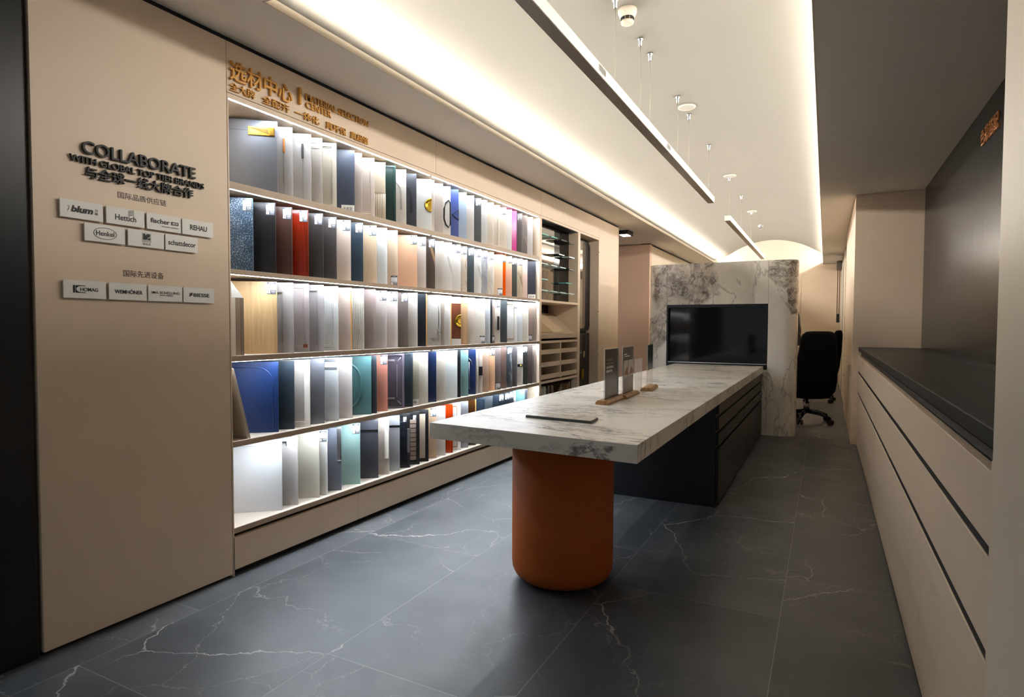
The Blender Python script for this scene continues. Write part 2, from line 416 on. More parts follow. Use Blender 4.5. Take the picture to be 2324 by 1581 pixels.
# ================================================================== RIGHT-HAND SIDEBOARD
ZK = 0.965
t = thing('sideboard', (0.55, 4.1, 0), 'long tan sideboard with rows of drawers under the dark countertop', 'cabinet')
f = MB(); f.box(0.315, 0.80, 1.435, 6.86, 0.0, ZK - 0.06); part('body', f, BLACK, t)
for a, b_ in ((1.432, 1.448), (6.845, 6.86)):
    f = MB(); f.box(0.288, 0.315, a, b_, 0.0, ZK - 0.06); part('end_panel', f, TAN, t)
for z0, z1, ys in ((0.735, 0.882, (1.45, 4.44, 6.843)), (0.53, 0.712, (1.45, 2.40, 4.44, 6.843)), (0.012, 0.505, (1.45, 2.38, 3.38, 4.44, 6.843))):
    for a, b_ in zip(ys, ys[1:]):
        f = MB(); f.box(0.289, 0.313, a + 0.0015, b_ - 0.0015, z0, z1); part('drawer' if z1 > 0.51 else 'door', f, TAN, t, 0.002)
for z0, z1 in ((0.7125, 0.7345), (0.5055, 0.5295)):
    f = MB(); f.box(0.2925, 0.315, 1.45, 6.843, z0, z1); part('grip_channel', f, INK, t)
f = MB(); f.box(0.29, 0.80, 1.43, 6.86, ZK - 0.04, ZK)
def m_top():
    m, nt, b = base_mat('charcoal stone top'); n = N(nt)
    g, _ = n.noise(n.coord(), 30, 5); n.put(b.inputs['Base Color'], n.ramp(g, [(0.3, (11, 13, 14)), (0.7, (19, 20, 21))])); b.inputs['Roughness'].default_value = 0.42; b.inputs['Specular IOR Level'].default_value = 0.3; return m
solo('countertop', f, m_top(), 'charcoal stone countertop on the tan sideboard', 'countertop', bevel=0.003)
f = MB(); f.box(0.69, 0.74, 3.1, 5.3, ZK, ZK + 0.004)
solo('power_rail', f, BLACK, 'slim black rail lying along the back of the dark countertop', 'rail', bevel=0.001)
# tall unit at the far end of the alcove
t = thing('bookcase', (0.5, 9.0, 0), 'tall tan bookcase with narrow open cubbies past the dark counter', 'bookcase')
f = MB(); f.box(0.24, 0.95, 6.865, 9.75, 0.0, ZC - 0.002); part('side_panel', f, TAN, t)
f = MB(); f.box(0.245, 0.262, 6.9, 6.95, 0, 0.01); f.box(0.262, 0.95, 9.75, 12.0, 0.0, 0.88); f.box(0.262, 0.95, 11.15, 12.0, 0.88, ZC - 0.002); f.box(0.55, 0.95, 9.75, 11.15, 0.88, ZC - 0.002); part('body', f, CREAM, t)
for z in (1.085, 1.37, 1.80, 2.24):
    f = MB(); f.box(0.265, 0.55, 9.75, 11.15, z - 0.02, z); part('shelf', f, CREAM, t)
for z in (0.98, 0.72, 0.42):
    f = MB(); f.box(0.255, 0.262, 9.85, 10.6, z, z + 0.02); part('handle', f, BLACK, t)
f = MB(); f.box(0.262, 0.32, 12.0, 12.45, 0, ZC - 0.01); o = struct('trim_6', f, NAVY)
f = MB(); f.box(0.262, 0.30, 12.45, YF - 0.03, 0, ZC - 0.06); struct('door_1', f, mat((214, 206, 192), 0.5, name='white door'))
t = thing('roller_blind', (0.22, 13.6, 1.2), 'roller blind housing with a hanging bead chain by the far door', 'blind')
f = MB(); f.box(0.17, 0.26, 13.5, 13.9, 2.3, ZC - 0.002); part('housing', f, mat((120, 112, 104), 0.6, name='grey metal'), t)
f = MB(); f.tube([(0.19, 13.5, 2.3), (0.19, 13.5, 1.35)], 0.008, 6); f.tube([(0.225, 13.5, 2.3), (0.225, 13.5, 1.35)], 0.008, 6); part('chain', f, mat((70, 52, 44), 0.5, name='brown chain'), t)
f = MB(); f.box(0.18, 0.235, 13.48, 13.52, 1.25, 1.42); part('weight', f, BLACK, t)
f = MB()
AW = lambda u, v, w: (0.80 - w, 4.10 + (4.51 - 4.10) * (1 - u), v)
letters(f, '色彩搭配', AW, 0, 1, 2.228, 2.322, 0.001, 0.007, bold=0.0)
solo('sign_lettering', f, mat((236, 160, 96), 0.4, 0.2, 'copper lettering'), 'copper coloured Chinese letters high on the dark alcove panel', 'sign')

# ================================================================== LEFT DISPLAY SHELVES
ZB = [0.222, 0.623, 1.018, 1.415, 1.811]            # tops of the boards, bottom to top
ZU = [0.598, 0.992, 1.392, 1.778, 2.181]            # underside of the board above
Y0, Y1 = 1.866, 5.212; XB = -2.78
SH = thing('display_shelf', (-2.6, 3.54, 0), 'tan built-in display shelves with five lit rows of door samples', 'shelf')
for a, b_ in ((1.859, Y0), ):
    f = MB(); f.box(XB, XW, a, b_, 0.0, 2.203); part('side_panel', f, TAN, SH)
f = MB(); f.box(XB, XW, Y1, 5.232, 0.0, 2.203); part('side_panel', f, TAN, SH)
f = MB(); f.box(XB, XB + 0.015, Y0, Y1, 0.198, 2.203); part('back_panel', f, TAN_D, SH)
f = MB(); f.box(XB + 0.016, XW, Y0, Y1, 2.181, 2.203); part('top_board', f, TAN, SH)
for zb, zu in list(zip(ZB[1:], ZU)):
    f = MB(); f.box(XB + 0.016, XW, Y0, Y1, zu, zb)
    f.box(XB + 0.016, XW - 0.004, Y0, Y1, zb, zb + 0.0008, 1); part('shelf_board', f, [TAN_B, SHELFW], SH)
f = MB(); f.box(XB + 0.016, XW, Y0, Y1, 0.198, 0.222); f.box(XB + 0.016, XW - 0.004, Y0, Y1, 0.222, 0.2228, 1); part('bottom_board', f, [TAN_B, SHELFW], SH)
f = MB(); f.box(XB, XW - 0.03, Y0, Y1, 0.0, 0.197); part('plinth', f, BLACK, SH)
for a, b_ in ((1.859, 2.70), (2.70, 3.565), (3.565, 4.42), (4.42, 5.232)):
    f = MB(); f.box(XW - 0.028, XW, a + 0.0015, b_ - 0.0015, 0.028, 0.178); part('drawer', f, TAN, SH, 0.0015)
LEDM = glow((0.80, 0.90, 1.0), LED_SHELF, 'cool led strip')
for zu in ZU:
    for a, b_ in ((Y0 + 0.004, 3.435), (3.475, Y1 - 0.03)):
        f = MB(); f.box(XW - 0.015, XW - 0.006, a, b_, zu - 0.0008, zu - 0.0001); part('light_strip', f, LEDM, SH)

# ------------------------------------------------------------------ the door samples
TH = radians(40); PL = 0.385                        # angle to the shelf, length of a sample board
XF = XW - 0.026
TAGM = [mat((64, 66, 72), 0.4, name='grey card'), mat((232, 232, 236), 0.5, name='white card'), mat((186, 70, 66), 0.5, name='red print'), mat((150, 152, 158), 0.5, name='grey print')]
def tag_mesh():
    f = MB(); f.box(-0.044, -0.003, -0.0012, 0, 0, 0.060)
    y = -0.0016
    f.quad([(-0.0425, y, 0.021), (-0.0045, y, 0.021), (-0.0045, y, 0.050), (-0.0425, y, 0.050)], 1)
    f.quad([(-0.0425, y, 0.0035), (-0.0285, y, 0.0035), (-0.0285, y, 0.0185), (-0.0425, y, 0.0185)], 1)
    f.quad([(-0.0375, y - .0002, 0.008), (-0.0335, y - .0002, 0.008), (-0.0335, y - .0002, 0.0135), (-0.0375, y - .0002, 0.0135)], 2)
    f.quad([(-0.024, y, 0.014), (-0.0055, y, 0.014), (-0.0055, y, 0.0175), (-0.024, y, 0.0175)], 1)
    for z in (0.004, 0.0075, 0.0105): f.quad([(-0.024, y, z), (-0.0055, y, z), (-0.0055, y, z + .0015), (-0.024, y, z + .0015)], 3)
    for z in (0.026, 0.032, 0.038, 0.044): f.quad([(-0.040, y - .0002, z), (-0.012, y - .0002, z), (-0.012, y - .0002, z + .001), (-0.040, y - .0002, z + .001)], 3)
    f.quad([(-0.034, y, 0.053), (-0.013, y, 0.053), (-0.013, y, 0.0565), (-0.034, y, 0.0565)], 3)
    return f.mesh('sample_tag', TAGM)
TAGME = tag_mesh()
def kid(name, me, parent, loc=(0, 0, 0), label=None):
    o = bpy.data.objects.new(name, me); COL.objects.link(o); o.parent = parent; o.location = loc
    if label: o['label'] = label
    return o
def ring_pts(cx, cz, rx, rz, y, n=24, a0=0.0, a1=2 * pi):
    return [(cx + rx * cos(a0 + (a1 - a0) * k / n), y, cz + rz * sin(a0 + (a1 - a0) * k / n)) for k in range(n)]
def sample(row, xr, look, c, ops, prev, surf='paint', hgt=None, dth=0.0):
    zb, zu = ZB[row] + 0.0008, ZU[row]
    hh = hgt or (min(zu - zb - 0.012, 0.362) - random.uniform(0, 0.004)); zm = zb + hh / 2
    th = TH + radians(random.uniform(-1.2, 1.2)) + dth
    # thickness that the gap to the next sample leaves room for
    Y = onX(xr, 742, XF).y; Yp = onX(prev, 742, XF).y if prev else Y - 0.2
    tk = min(0.018, max(0.005, 0.62 * (Y - Yp) * cos(th)))
    u = Vector((cos(th), sin(th), 0)); nn = Vector((-sin(th), cos(th), 0))
    for _ in range(6):                               # stand the board so that its front edge falls where it was surveyed
        e = max(proj((XF, Y, zm))[0], proj(Vector((XF, Y, zm)) + nn * tk)[0])
        Y += (xr - e) * 0.0026 * (Y / 2.2) ** 1.2
    o = thing('door_sample', (XF, Y, zb), look, 'sample', ROWG[row], th)
    # what can be seen past the neighbour in front: used to size the fittings
    if prev:
        d = _ray(prev, proj((XF, Y, zm))[1]); d2 = Vector((d.x, d.y)); p0 = Vector((XF, Y))
        k = (p0.x * nn.x + p0.y * nn.y) / (d2.x * nn.x + d2.y * nn.y); hit = d2 * k
        vis = min(0.34, max(0.02, (p0 - hit).dot(Vector((u.x, u.y)))))
    else: vis = 0.30
    L = min(PL, (Y - 1.878) / sin(th))          # stop short of the left side panel
    if callable(surf): bm_ = surf(c)
    elif surf == 'paint': bm_ = mat(c, 0.38, name='satin lacquer')
    elif surf == 'gloss': bm_ = mat(c, 0.14, name='gloss lacquer')
    elif surf == 'metal': bm_ = mat(c, 0.38, 0.55, name='metallic lacquer')
    else: bm_ = surf
    dk = mat(tuple(x * 0.82 for x in c), 0.4, name='satin lacquer'); lt = mat(tuple(min(255, x * 1.12 + 8) for x in c), 0.35, name='satin lacquer')
    f = MB(); f.box(-L, 0, 0, tk, 0, hh); part('board', f, bm_, o, 0.0012, True)
    for op in ops.split():
        k, _, arg = op.partition(':'); f = MB()
        if k == 'T': kid('sample_tag', TAGME, o, (0, -0.0002, hh - 0.062))
        elif k == 'B': kid('sample_tag', TAGME, o, (0, -0.0002, 0.002))
        elif k == 'W':                               # white name card
            f.box(-0.075, -0.002, -0.0015, 0, 0.0, 0.042); cd = part('name_card', f, WHITE, o, 0, True)
            g = MB(); letters(g, arg, lambda a, b_, w: (a, -0.0016 - w, b_), -0.064, -0.014, 0.012, 0.030, 0, 0.0004); part('lettering', g, INK, cd, 0, True)
        elif k == 'F':                               # raised shaker frame
            w = float(arg or 0.05)
            f.box(-w, 0, -0.009, 0, 0, hh); f.box(-L, -L + w, -0.009, 0, 0, hh); f.box(-L + w, -w, -0.009, 0, hh - w, hh); f.box(-L + w, -w, -0.009, 0, 0, w)
            f.box(-w - 0.006, -w, -0.004, 0, w, hh - w); f.box(-L + w, -w, -0.004, 0, hh - w - 0.006, hh - w); f.box(-L + w, -w, -0.004, 0, w, w + 0.006)
            part('frame', f, bm_, o, 0.001, True)
        elif k == 'FB':                              # black surround
            w = float(arg or 0.022); b2 = BLACK
            f.box(-w, 0, -0.01, 0, 0, hh); f.box(-L, -w, -0.01, 0, hh - w, hh); f.box(-L, -w, -0.01, 0, 0, w); part('frame', f, b2, o, 0.001, True)
        elif k in ('R', 'RG'):                       # fine raised moulding
            i_ = float(arg or 0.022); r = 0.0032
            f.tube([(-i_, -r * .6, i_), (-i_, -r * .6, hh - i_), (-L + i_, -r * .6, hh - i_), (-L + i_, -r * .6, i_)], r, 6, 0, True)
            if k == 'R': f.tube([(-i_ - .008, -r * .4, i_ + .008), (-i_ - .008, -r * .4, hh - i_ - .008), (-L + i_, -r * .4, hh - i_ - .008), (-L + i_, -r * .4, i_ + .008)], 0.002, 6, 0, True)
            part('moulding', f, GOLD if k == 'RG' else lt, o, 0, True)
        elif k == 'A':                               # line with one rounded corner
            i_ = 0.025; rr = 0.075; P = [(-i_, -0.001, 0.002)] + [(-i_ - rr + rr * cos(a * pi / 16), -0.001, hh - 0.028 - rr + rr * sin(a * pi / 16)) for a in range(9)] + [(-L + 0.01, -0.001, hh - 0.028)]
            f.tube(P, 0.0028, 6); part('moulding', f, lt, o, 0, True)
        elif k == 'A2':                              # double arched groove
            for j in range(2):
                i_ = 0.45 * vis + j * 0.007; rr = 0.09
                P = [(-i_, -0.0006, 0.10)] + [(-i_ - rr + rr * cos(a * pi / 16), -0.0006, hh - 0.11 - rr + rr * sin(a * pi / 16) + rr * .5) for a in range(7)]
                f.tube(P, 0.0018, 6)
            part('moulding', f, dk, o, 0, True)
        elif k == 'OV':                              # raised oval ring
            cxo, rx, rz = -0.185, 0.125, 0.145
            P = [(cxo + rx * cos(a) , -0.004, hh / 2 + math.copysign(0.03, sin(a)) + (rz - 0.03) * sin(a)) for a in [2 * pi * (q + .5) / 48 for q in range(48)]]
            f.tube(P, 0.0055, 8, 0, True); part('moulding', f, lt, o, 0, True)
        elif k == 'AR':                              # gilt arches
            P = [(-vis * .95, -0.003, hh * .80), (-vis * .65, -0.003, hh * .74), (-vis * .5, -0.003, hh * .64)]; f.tube(P, 0.004, 6)
            f.tube([(-vis * .9, -0.003, hh * .72), (-vis * .9, -0.003, hh * .14), (-vis * .78, -0.003, hh * .12)], 0.003, 6); part('ornament', f, STEEL, o, 0, True)
        elif k == 'FL':                              # fluted lower half
            q = -0.004
            while q > -0.16: f.lathe([(0.0042, 0.0), (0.0042, hh * 0.44)], (q, 0, 0.002), 8); q -= 0.0105
            part('flutes', f, bm_, o, 0, True)
            f = MB(); f.box(-L, -0.006, -0.003, 0, hh * .47, hh - .012); part('raised_panel', f, bm_, o, 0.0015, True)
        elif k == 'VS':                              # vertical ribs
            q = -0.003
            while q > -0.14: f.box(q - 0.006, q, -0.007, 0, 0.0, hh); q -= 0.0125
            part('slats', f, bm_, o, 0.001, True)
        elif k == 'HS':                              # horizontal slats between black stiles
            z = 0.03
            while z < hh - 0.075: f.box(-L + .02, -0.022, -0.004, 0, z, z + 0.026); z += 0.031
            part('slats', f, mat((150, 130, 116), 0.35, name='taupe slat') if arg == 't' else mat((24, 30, 40), 0.2, name='dark glass slat'), o, 0.001, True)
        elif k == 'ED':                              # coloured front edge
            f.box(-0.0035, 0.003, -0.001, tk, 0, hh); part('edge_strip', f, mat((206, 150, 84), 0.35, name='amber edge'), o, 0, True)
        elif k == 'ST':                              # pale strip profile along the front
            f.box(-0.028, 0, -0.016, 0, 0.03, hh); f.box(-L, 0, -0.02, 0, 0, 0.028); part('profile', f, lt, o, 0.001, True)
        elif k == 'PULL':                            # gold recessed pull with a scored line
            f.box(-0.135, -0.012, -0.006, 0, hh - 0.075, hh - 0.033); f.box(-0.035, -0.014, -0.010, 0, hh - 0.073, hh - 0.035); h_ = part('handle', f, GOLD, o, 0.0015, True, 'gold cup pull')
            g = MB(); g.quad([(-0.130, -0.0065, hh - 0.040), (-0.04, -0.0065, hh - 0.044), (-0.04, -0.0065, hh - 0.068), (-0.130, -0.0065, hh - 0.040)][:3]); part('recess_shade', g, mat((120, 96, 40), 0.4, 0.6, 'shaded gold'), h_, 0, True)  # flat triangle: the pull's hollow is only shade put into darker gold
            f = MB(); f.box(-L + .004, -0.135, -0.0008, 0, hh - 0.052, hh - 0.0505); part('groove', f, mat((90, 92, 98), 0.5, name='groove'), o, 0, True)
        elif k == 'TAB':
            f.box(-0.045, -0.035, -0.008, 0, hh - 0.13, hh - 0.06); part('handle', f, mat((196, 120, 50), 0.5, name='orange leather'), o, 0.002, True, 'orange leather tab')
            f = MB(); f.box(-0.042, -0.040, -0.0008, 0, 0, hh - 0.13); part('groove', f, dk, o, 0, True)
        elif k == 'HV':                              # vertical bar handle on a scored line
            f.box(-0.042, -0.040, -0.001, 0, 0, hh); part('groove', f, dk, o, 0, True)
            f = MB(); f.box(-0.046, -0.036, -0.012, 0, hh - 0.13, hh - 0.055); part('handle', f, mat((70, 68, 70), 0.35, name='smoked metal'), o, 0.002, True)
        elif k == 'HH':                              # horizontal scooped grip near the top
            f.box(-L + .02, -0.012, -0.0025, 0, hh - 0.058, hh - 0.048); f.box(-L + .02, -0.016, -0.0025, 0, hh - 0.030, hh - 0.012); part('groove', f, dk, o, 0, True)
        elif k == 'CUT':                             # deep grip line below a top flap
            f.box(-L, 0, -0.010, 0, hh - 0.062, hh); part('flap', f, bm_, o, 0.0015, True)
            f = MB(); f.box(-L, 0, -0.002, 0, hh - 0.078, hh - 0.062); part('groove', f, BLACK, o, 0, True)
        elif k == 'RING':                            # gold ring pull at the front edge
            f.lathe([(0.046, 0), (0.046, 0.010), (0.040, 0.013), (0.036, 0.007), (0.026, 0.006), (0.0, 0.006)], (0, 0, 0), 40, 0, 'y'); me = f.mesh('handle', mat((214, 176, 66), 0.25, 1.0, 'polished gold'))
            for v in me.vertices: v.co = (min(v.co.x, 0.001), -v.co.y, v.co.z)
            me.flip_normals(); kid('handle', me, o, (-0.002, 0, hh * 0.5), 'half round gold pull')
        elif k == 'OCT':                             # elongated octagon grip
            z0, z1 = hh * .17, hh * .72; x0, x1 = -min(vis, .05) * 0.92, -0.002; P = [(x1, z0 + .02), (x1, z1 - .02), (x1 - .012, z1), (x0 + .012, z1 - .02), (x0, z1 - .06), (x0, z0 + .06), (x0 + .012, z0 + .02), (x1 - .012, z0)]
            f.tube([(a, -0.004, b_) for a, b_ in P], 0.005, 6, 0, True); part('handle', f, BLACK, o, 0, True, 'long black octagon grip')
        elif k == 'TRI':
            x0, x1 = -min(vis, .05) * .95, -0.002; P = [(x0, hh * .47), (x1, hh * .58), (x1, hh * .37)]
            f.tube([(a, -0.004, b_) for a, b_ in P], 0.004, 6, 0, True); part('handle', f, mat((56, 50, 60), 0.35, 0.4, 'bronze metal'), o, 0, True, 'triangular bronze grip')
        elif k == 'BAR':
            f.box(-vis * .62, -vis * .30, -0.024, -0.012, hh * .30, hh * .62); f.box(-vis * .5, -vis * .2, -0.012, 0, hh * .33, hh * .37); f.box(-vis * .5, -vis * .2, -0.012, 0, hh * .55, hh * .59); part('handle', f, mat((34, 36, 40), 0.3, 0.3, 'black bar'), o, 0.002, True, 'black bar handle')
        elif k == 'BLK':
            f.box(-vis * .95, 0.0, -0.010, 0, hh * .40, hh * .60); part('handle', f, BLACK, o, 0.002, True, 'black block handle')
            f = MB(); f.box(-vis * .98, -vis * .9, -0.001, 0, 0, hh); part('groove', f, BLACK, o, 0, True)
        elif k == 'KNB':
            f.box(-vis * .98, -vis * .05, -0.003, 0, hh * .47, hh * .545); part('handle_plate', f, BLACK, o, 0.001, True)
            f = MB(); f.lathe([(0.006, 0), (0.009, 0.008), (0.009, 0.014), (0, 0.016)], (0, 0, 0), 14, 0, 'y'); me = f.mesh('knob', GOLD)
            for v in me.vertices: v.co = (v.co.x, -v.co.y, v.co.z)
            me.flip_normals(); kid('knob', me, o, (-vis * .42, -0.003, hh * .508))
        elif k == 'CK':                              # small copper knob low down
            f.box(-0.030, -0.008, -0.010, 0, 0.022, 0.042); f.box(-L, -0.004, -0.002, 0, 0.028, 0.031); part('knob', f, mat((170, 110, 80), 0.3, 0.9, 'copper'), o, 0.002, True, 'small copper knob')
        elif k == 'SL':                              # chrome C handle down the front edge
            f.box(-0.022, -0.004, -0.012, -0.008, hh * .48, hh); f.box(-0.022, 0, -0.022, -0.004, hh * .47, hh * .49); part('handle', f, STEEL, o, 0.001, True, 'chrome edge handle')
        elif k == 'WS':
            f.box(-0.030, -0.003, -0.010, 0, hh * .28, hh * .80); part('handle', f, mat((226, 218, 206), 0.4, name='ivory bar'), o, 0.0015, True, 'ivory strip handle')
        elif k == 'SLV':
            f.box(-0.018, -0.002, -0.014, 0, hh * .28, hh * .72); part('handle', f, STEEL, o, 0.0015, True, 'silver strip handle')
        elif k == 'SH':                              # short dark handle at the top
            f.box(-vis * .98, -vis * .72, -0.008, 0, hh - 0.028, hh - 0.022); f.box(-vis * .74, -vis * .70, -0.008, 0, hh - 0.045, hh - 0.022); part('handle', f, mat((60, 62, 66), 0.3, 0.6, 'dark metal'), o, 0, True)
        elif k == 'SLOT':
            f.box(-L + .01, -0.008, -0.002, 0, hh - 0.068, hh - 0.054); f.box(-L + .01, -0.012, -0.002, 0, hh - 0.024, hh - 0.008); part('grip_slot_shade', f, mat((120, 120, 124), 0.35, 0.4, 'slot shade'), o, 0, True)  # flat strips, not cut in: the slots' shade is put into their grey
        elif k == 'NOT':
            f.box(-L, 0, -0.0012, 0, hh - 0.030, hh - 0.028); part('groove', f, dk, o, 0, True)
        elif k == 'CAP':                             # white ends top and bottom
            f.box(-L, 0, -0.0015, 0, hh - 0.048, hh); part('end_cap', f, WHITE, o, 0, True, 'pale end strip')
            f = MB(); f.box(-L, 0, -0.0015, 0, 0, 0.045); part('end_cap', f, WHITE, o, 0, True, 'pale end strip')
        elif k == 'CARV':                            # silvery carved corner
            rnd = random.Random(4)
            for j in range(8): f.tube(ring_pts(-0.012 - 0.006 * sin(j * 2), 0.05 + j * 0.009, 0.007, 0.006, -0.004, 10, j, j + 5.2), 0.0028, 5)
            for j in range(6): f.tube(ring_pts(-0.016 - j * 0.009, 0.046 - 0.005 * cos(j * 2), 0.007, 0.006, -0.004, 10, j, j + 5.2), 0.0028, 5)
            f.tube([(-0.014, -0.003, 0.12), (-0.014, -0.003, hh)], 0.003, 6); part('ornament', f, mat((176, 170, 160), 0.35, 0.6, 'silvered carving'), o, 0, True, 'silvery carved corner')
        elif k == 'HOL':
            for z in (hh * .76, hh * .92): f.lathe([(0.0022, -0.0006), (0.0022, 0.0)], (-0.012, 0, z), 10, 0, 'y')
            part('screw_hole', f, mat((110, 104, 98), 0.5, name='hole'), o, 0, True)
        elif k == 'MIR':                             # panelled mirror lines
            f.box(-0.012, 0, -0.012, 0, 0, hh); f.box(-L, 0, -0.012, 0, hh - .012, hh); f.box(-L, 0, -0.012, 0, 0, .012); part('frame', f, lt, o, 0.001, True)
            f = MB()
            for z in (hh * .17, hh * .86): f.box(-vis * .98, -vis * .58, -0.007, 0, z, z + .012)
            f.box(-vis * .46, -vis * .42, -0.006, 0, hh * .2, hh * .80)
            for (a, b_), (a2, b2) in (((-vis * .40, hh * .86), (-vis * .2, hh * .93)), ((-vis * .40, hh * .14), (-vis * .2, hh * .07))): f.tube([(a, -.005, b_), (a2, -.005, b2)], 0.004, 6)
            part('moulding', f, mat((190, 186, 192), 0.25, 0.6, 'pale bar'), o, 0.001, True)
        elif k == 'PAN':
            f.box(-L, -0.022, -0.004, 0, 0.02, hh - .03); part('inset_panel', f, mat((196, 176, 156), 0.4, name='beige inset'), o, 0.001, True)
    return o
ROWG = ['door samples on the bottom shelf', 'door samples on the fourth shelf', 'door samples on the third shelf', 'door samples on the second shelf', 'door samples on the top shelf']
dw = m_wood
R_TOP = [
 (631, 'silver grey slab with gold cup pull', (132, 134, 142), 'PULL', 'metal'), (664.7, 'greige slab with orange leather tab', (176, 170, 166), 'TAB'),
 (706.7, 'greige slab with slim vertical handle', (178, 172, 168), 'HV'), (732, 'greige board with scooped top grip', (180, 172, 164), 'HH'),
 (764, 'cream shaker board left of the slate blue slab', (196, 186, 170), 'F:.022'), (805.3, 'slate blue slab with a white name card', (70, 76, 92), 'W:午夜蓝'),
 (822, 'narrow pinkish greige slab right of the slate blue slab', (192, 178, 170), ''), (850, 'pale pinkish board with fine moulding', (202, 188, 176), 'R'),
 (875, 'cream board with fluted lower half', (206, 192, 170), 'FL'), (898.5, 'bottle green framed board', (20, 52, 46), 'F:.012'),
 (922, 'ivory board with arched groove', (206, 200, 190), 'A2'), (945.3, 'charcoal board with arched groove', (52, 54, 62), 'A2'),
 (979.5, 'white board with half round gold pull', (208, 206, 202), 'RING'), (985.5, 'very thin white board right of the gold pull', (214, 204, 196), ''),
 (1005.4, 'greige slab two boards right of the gold pull', (178, 168, 158), ''), (1022.5, 'off-white board with long black octagon grip', (206, 202, 196), 'OCT'),
 (1040.8, 'royal blue board with triangular grip', (52, 74, 142), 'TRI'), (1059, 'powder blue board right of the royal blue one', (156, 170, 190), 'NOT'),
 (1075.9, 'pale greige slab left of the tagged charcoal board', (190, 184, 178), ''), (1092.2, 'charcoal board with tag', (50, 54, 58), 'T'),
 (1105.7, 'pale grey board right of the tagged charcoal one', (196, 194, 190), 'ED2'), (1120.8, 'beige board with top grip line', (198, 184, 168), 'HH'),
 (1134.8, 'cream board with fine moulding', (206, 194, 178), 'R:.018'), (1149, 'cream board with tag', (204, 190, 172), 'T'),
 (1161.4, 'white slab left of the magenta board', (210, 206, 202), ''), (1172.7, 'magenta pink gloss board', (208, 70, 150), '', 'gloss'),
 (1185, 'dark taupe ribbed board with tag', (86, 80, 76), 'T VS'), (1196.8, 'dark board with brown stone pattern', (70, 64, 64), '', lambda c: m_marble(c, (140, 108, 92), 5)),
 (1209, 'pale grey slab last before the dividing panel', (196, 190, 186), '')]
R_SEC = [
 (575.4, 'navy speckled stone board', (34, 50, 66), 'T', lambda c: m_speckle(c, (186, 204, 220))), (626.9, 'blackish wood board', (34, 28, 28), 'T', lambda c: dw(c, .6, .3)),
 (663.9, 'walnut brown wood board', (74, 44, 34), 'T', lambda c: dw(c, .7, .35)), (700.9, 'fiery red gloss wood board', (140, 34, 10), 'T', lambda c: dw(c, .55, .2)),
 (734, 'grey brown wood board right of the red one', (60, 54, 52), 'T', lambda c: dw(c, .7, .3)), (764.5, 'mauve brown wood board left of the blush one', (74, 66, 66), 'T', lambda c: dw(c, .85, .35)),
 (796.4, 'blush beige board with tag', (202, 182, 168), 'T'), (824.3, 'slate blue board with tag', (42, 58, 72), 'T'),
 (854.9, 'two-tone sand board', (204, 178, 150), 'T', lambda c: dw(c, .93, .4)), (878.7, 'cool white slab', (208, 210, 210), ''),
 (902.8, 'beige board with tag at its foot', (206, 182, 158), 'B'), (947, 'wide peach board', (204, 160, 130), 'T'),
 (967, 'greige board right of the wide peach one', (190, 178, 170), 'T'), (987.4, 'black marble board with gold vein', (44, 48, 54), 'T', lambda c: m_marble(c, (168, 132, 96), 2.2, .008)),
 (1007, 'greige slab right of the black marble board', (184, 174, 164), ''), (1025.4, 'white marble board without a tag', (214, 210, 204), '', lambda c: m_marble(c, (160, 152, 146), 3, .012)),
 (1045.6, 'off-white board with tag', (206, 200, 194), 'T'), (1060, 'cream marble board with brown flecks', (206, 194, 178), 'T', lambda c: m_marble(c, (150, 124, 104), 9, .02)),
 (1075.9, 'dark slate board between two marble boards', (56, 66, 70), 'T'), (1092.5, 'white marble board with tag', (212, 208, 200), 'T', lambda c: m_marble(c, (150, 146, 142), 3.5, .012)),
 (1106.4, 'grey marble board', (176, 176, 178), 'T', lambda c: m_marble(c, (120, 120, 126), 6, .05)), (1120.8, 'beige marble board with pale swirls', (200, 188, 174), 'T', lambda c: m_marble(c, (228, 220, 208), 12, .05)),
 (1141, 'apricot board with tag at its foot', (210, 182, 154), 'B'), (1147.7, 'narrow bright orange board', (230, 92, 12), 'T', 'gloss'),
 (1161.7, 'salmon board right of the orange one', (208, 160, 136), 'T'), (1173.2, 'dark olive grey board', (56, 60, 56), 'T'),
 (1186, 'cream board with brown leaf pattern', (200, 184, 160), 'T', lambda c: m_marble(c, (130, 96, 70), 4, .03)), (1197, 'pale pink slab', (214, 184, 172), ''),
 (1215.8, 'blue black slab with white name card', (44, 46, 56), 'W:墨石黑')]
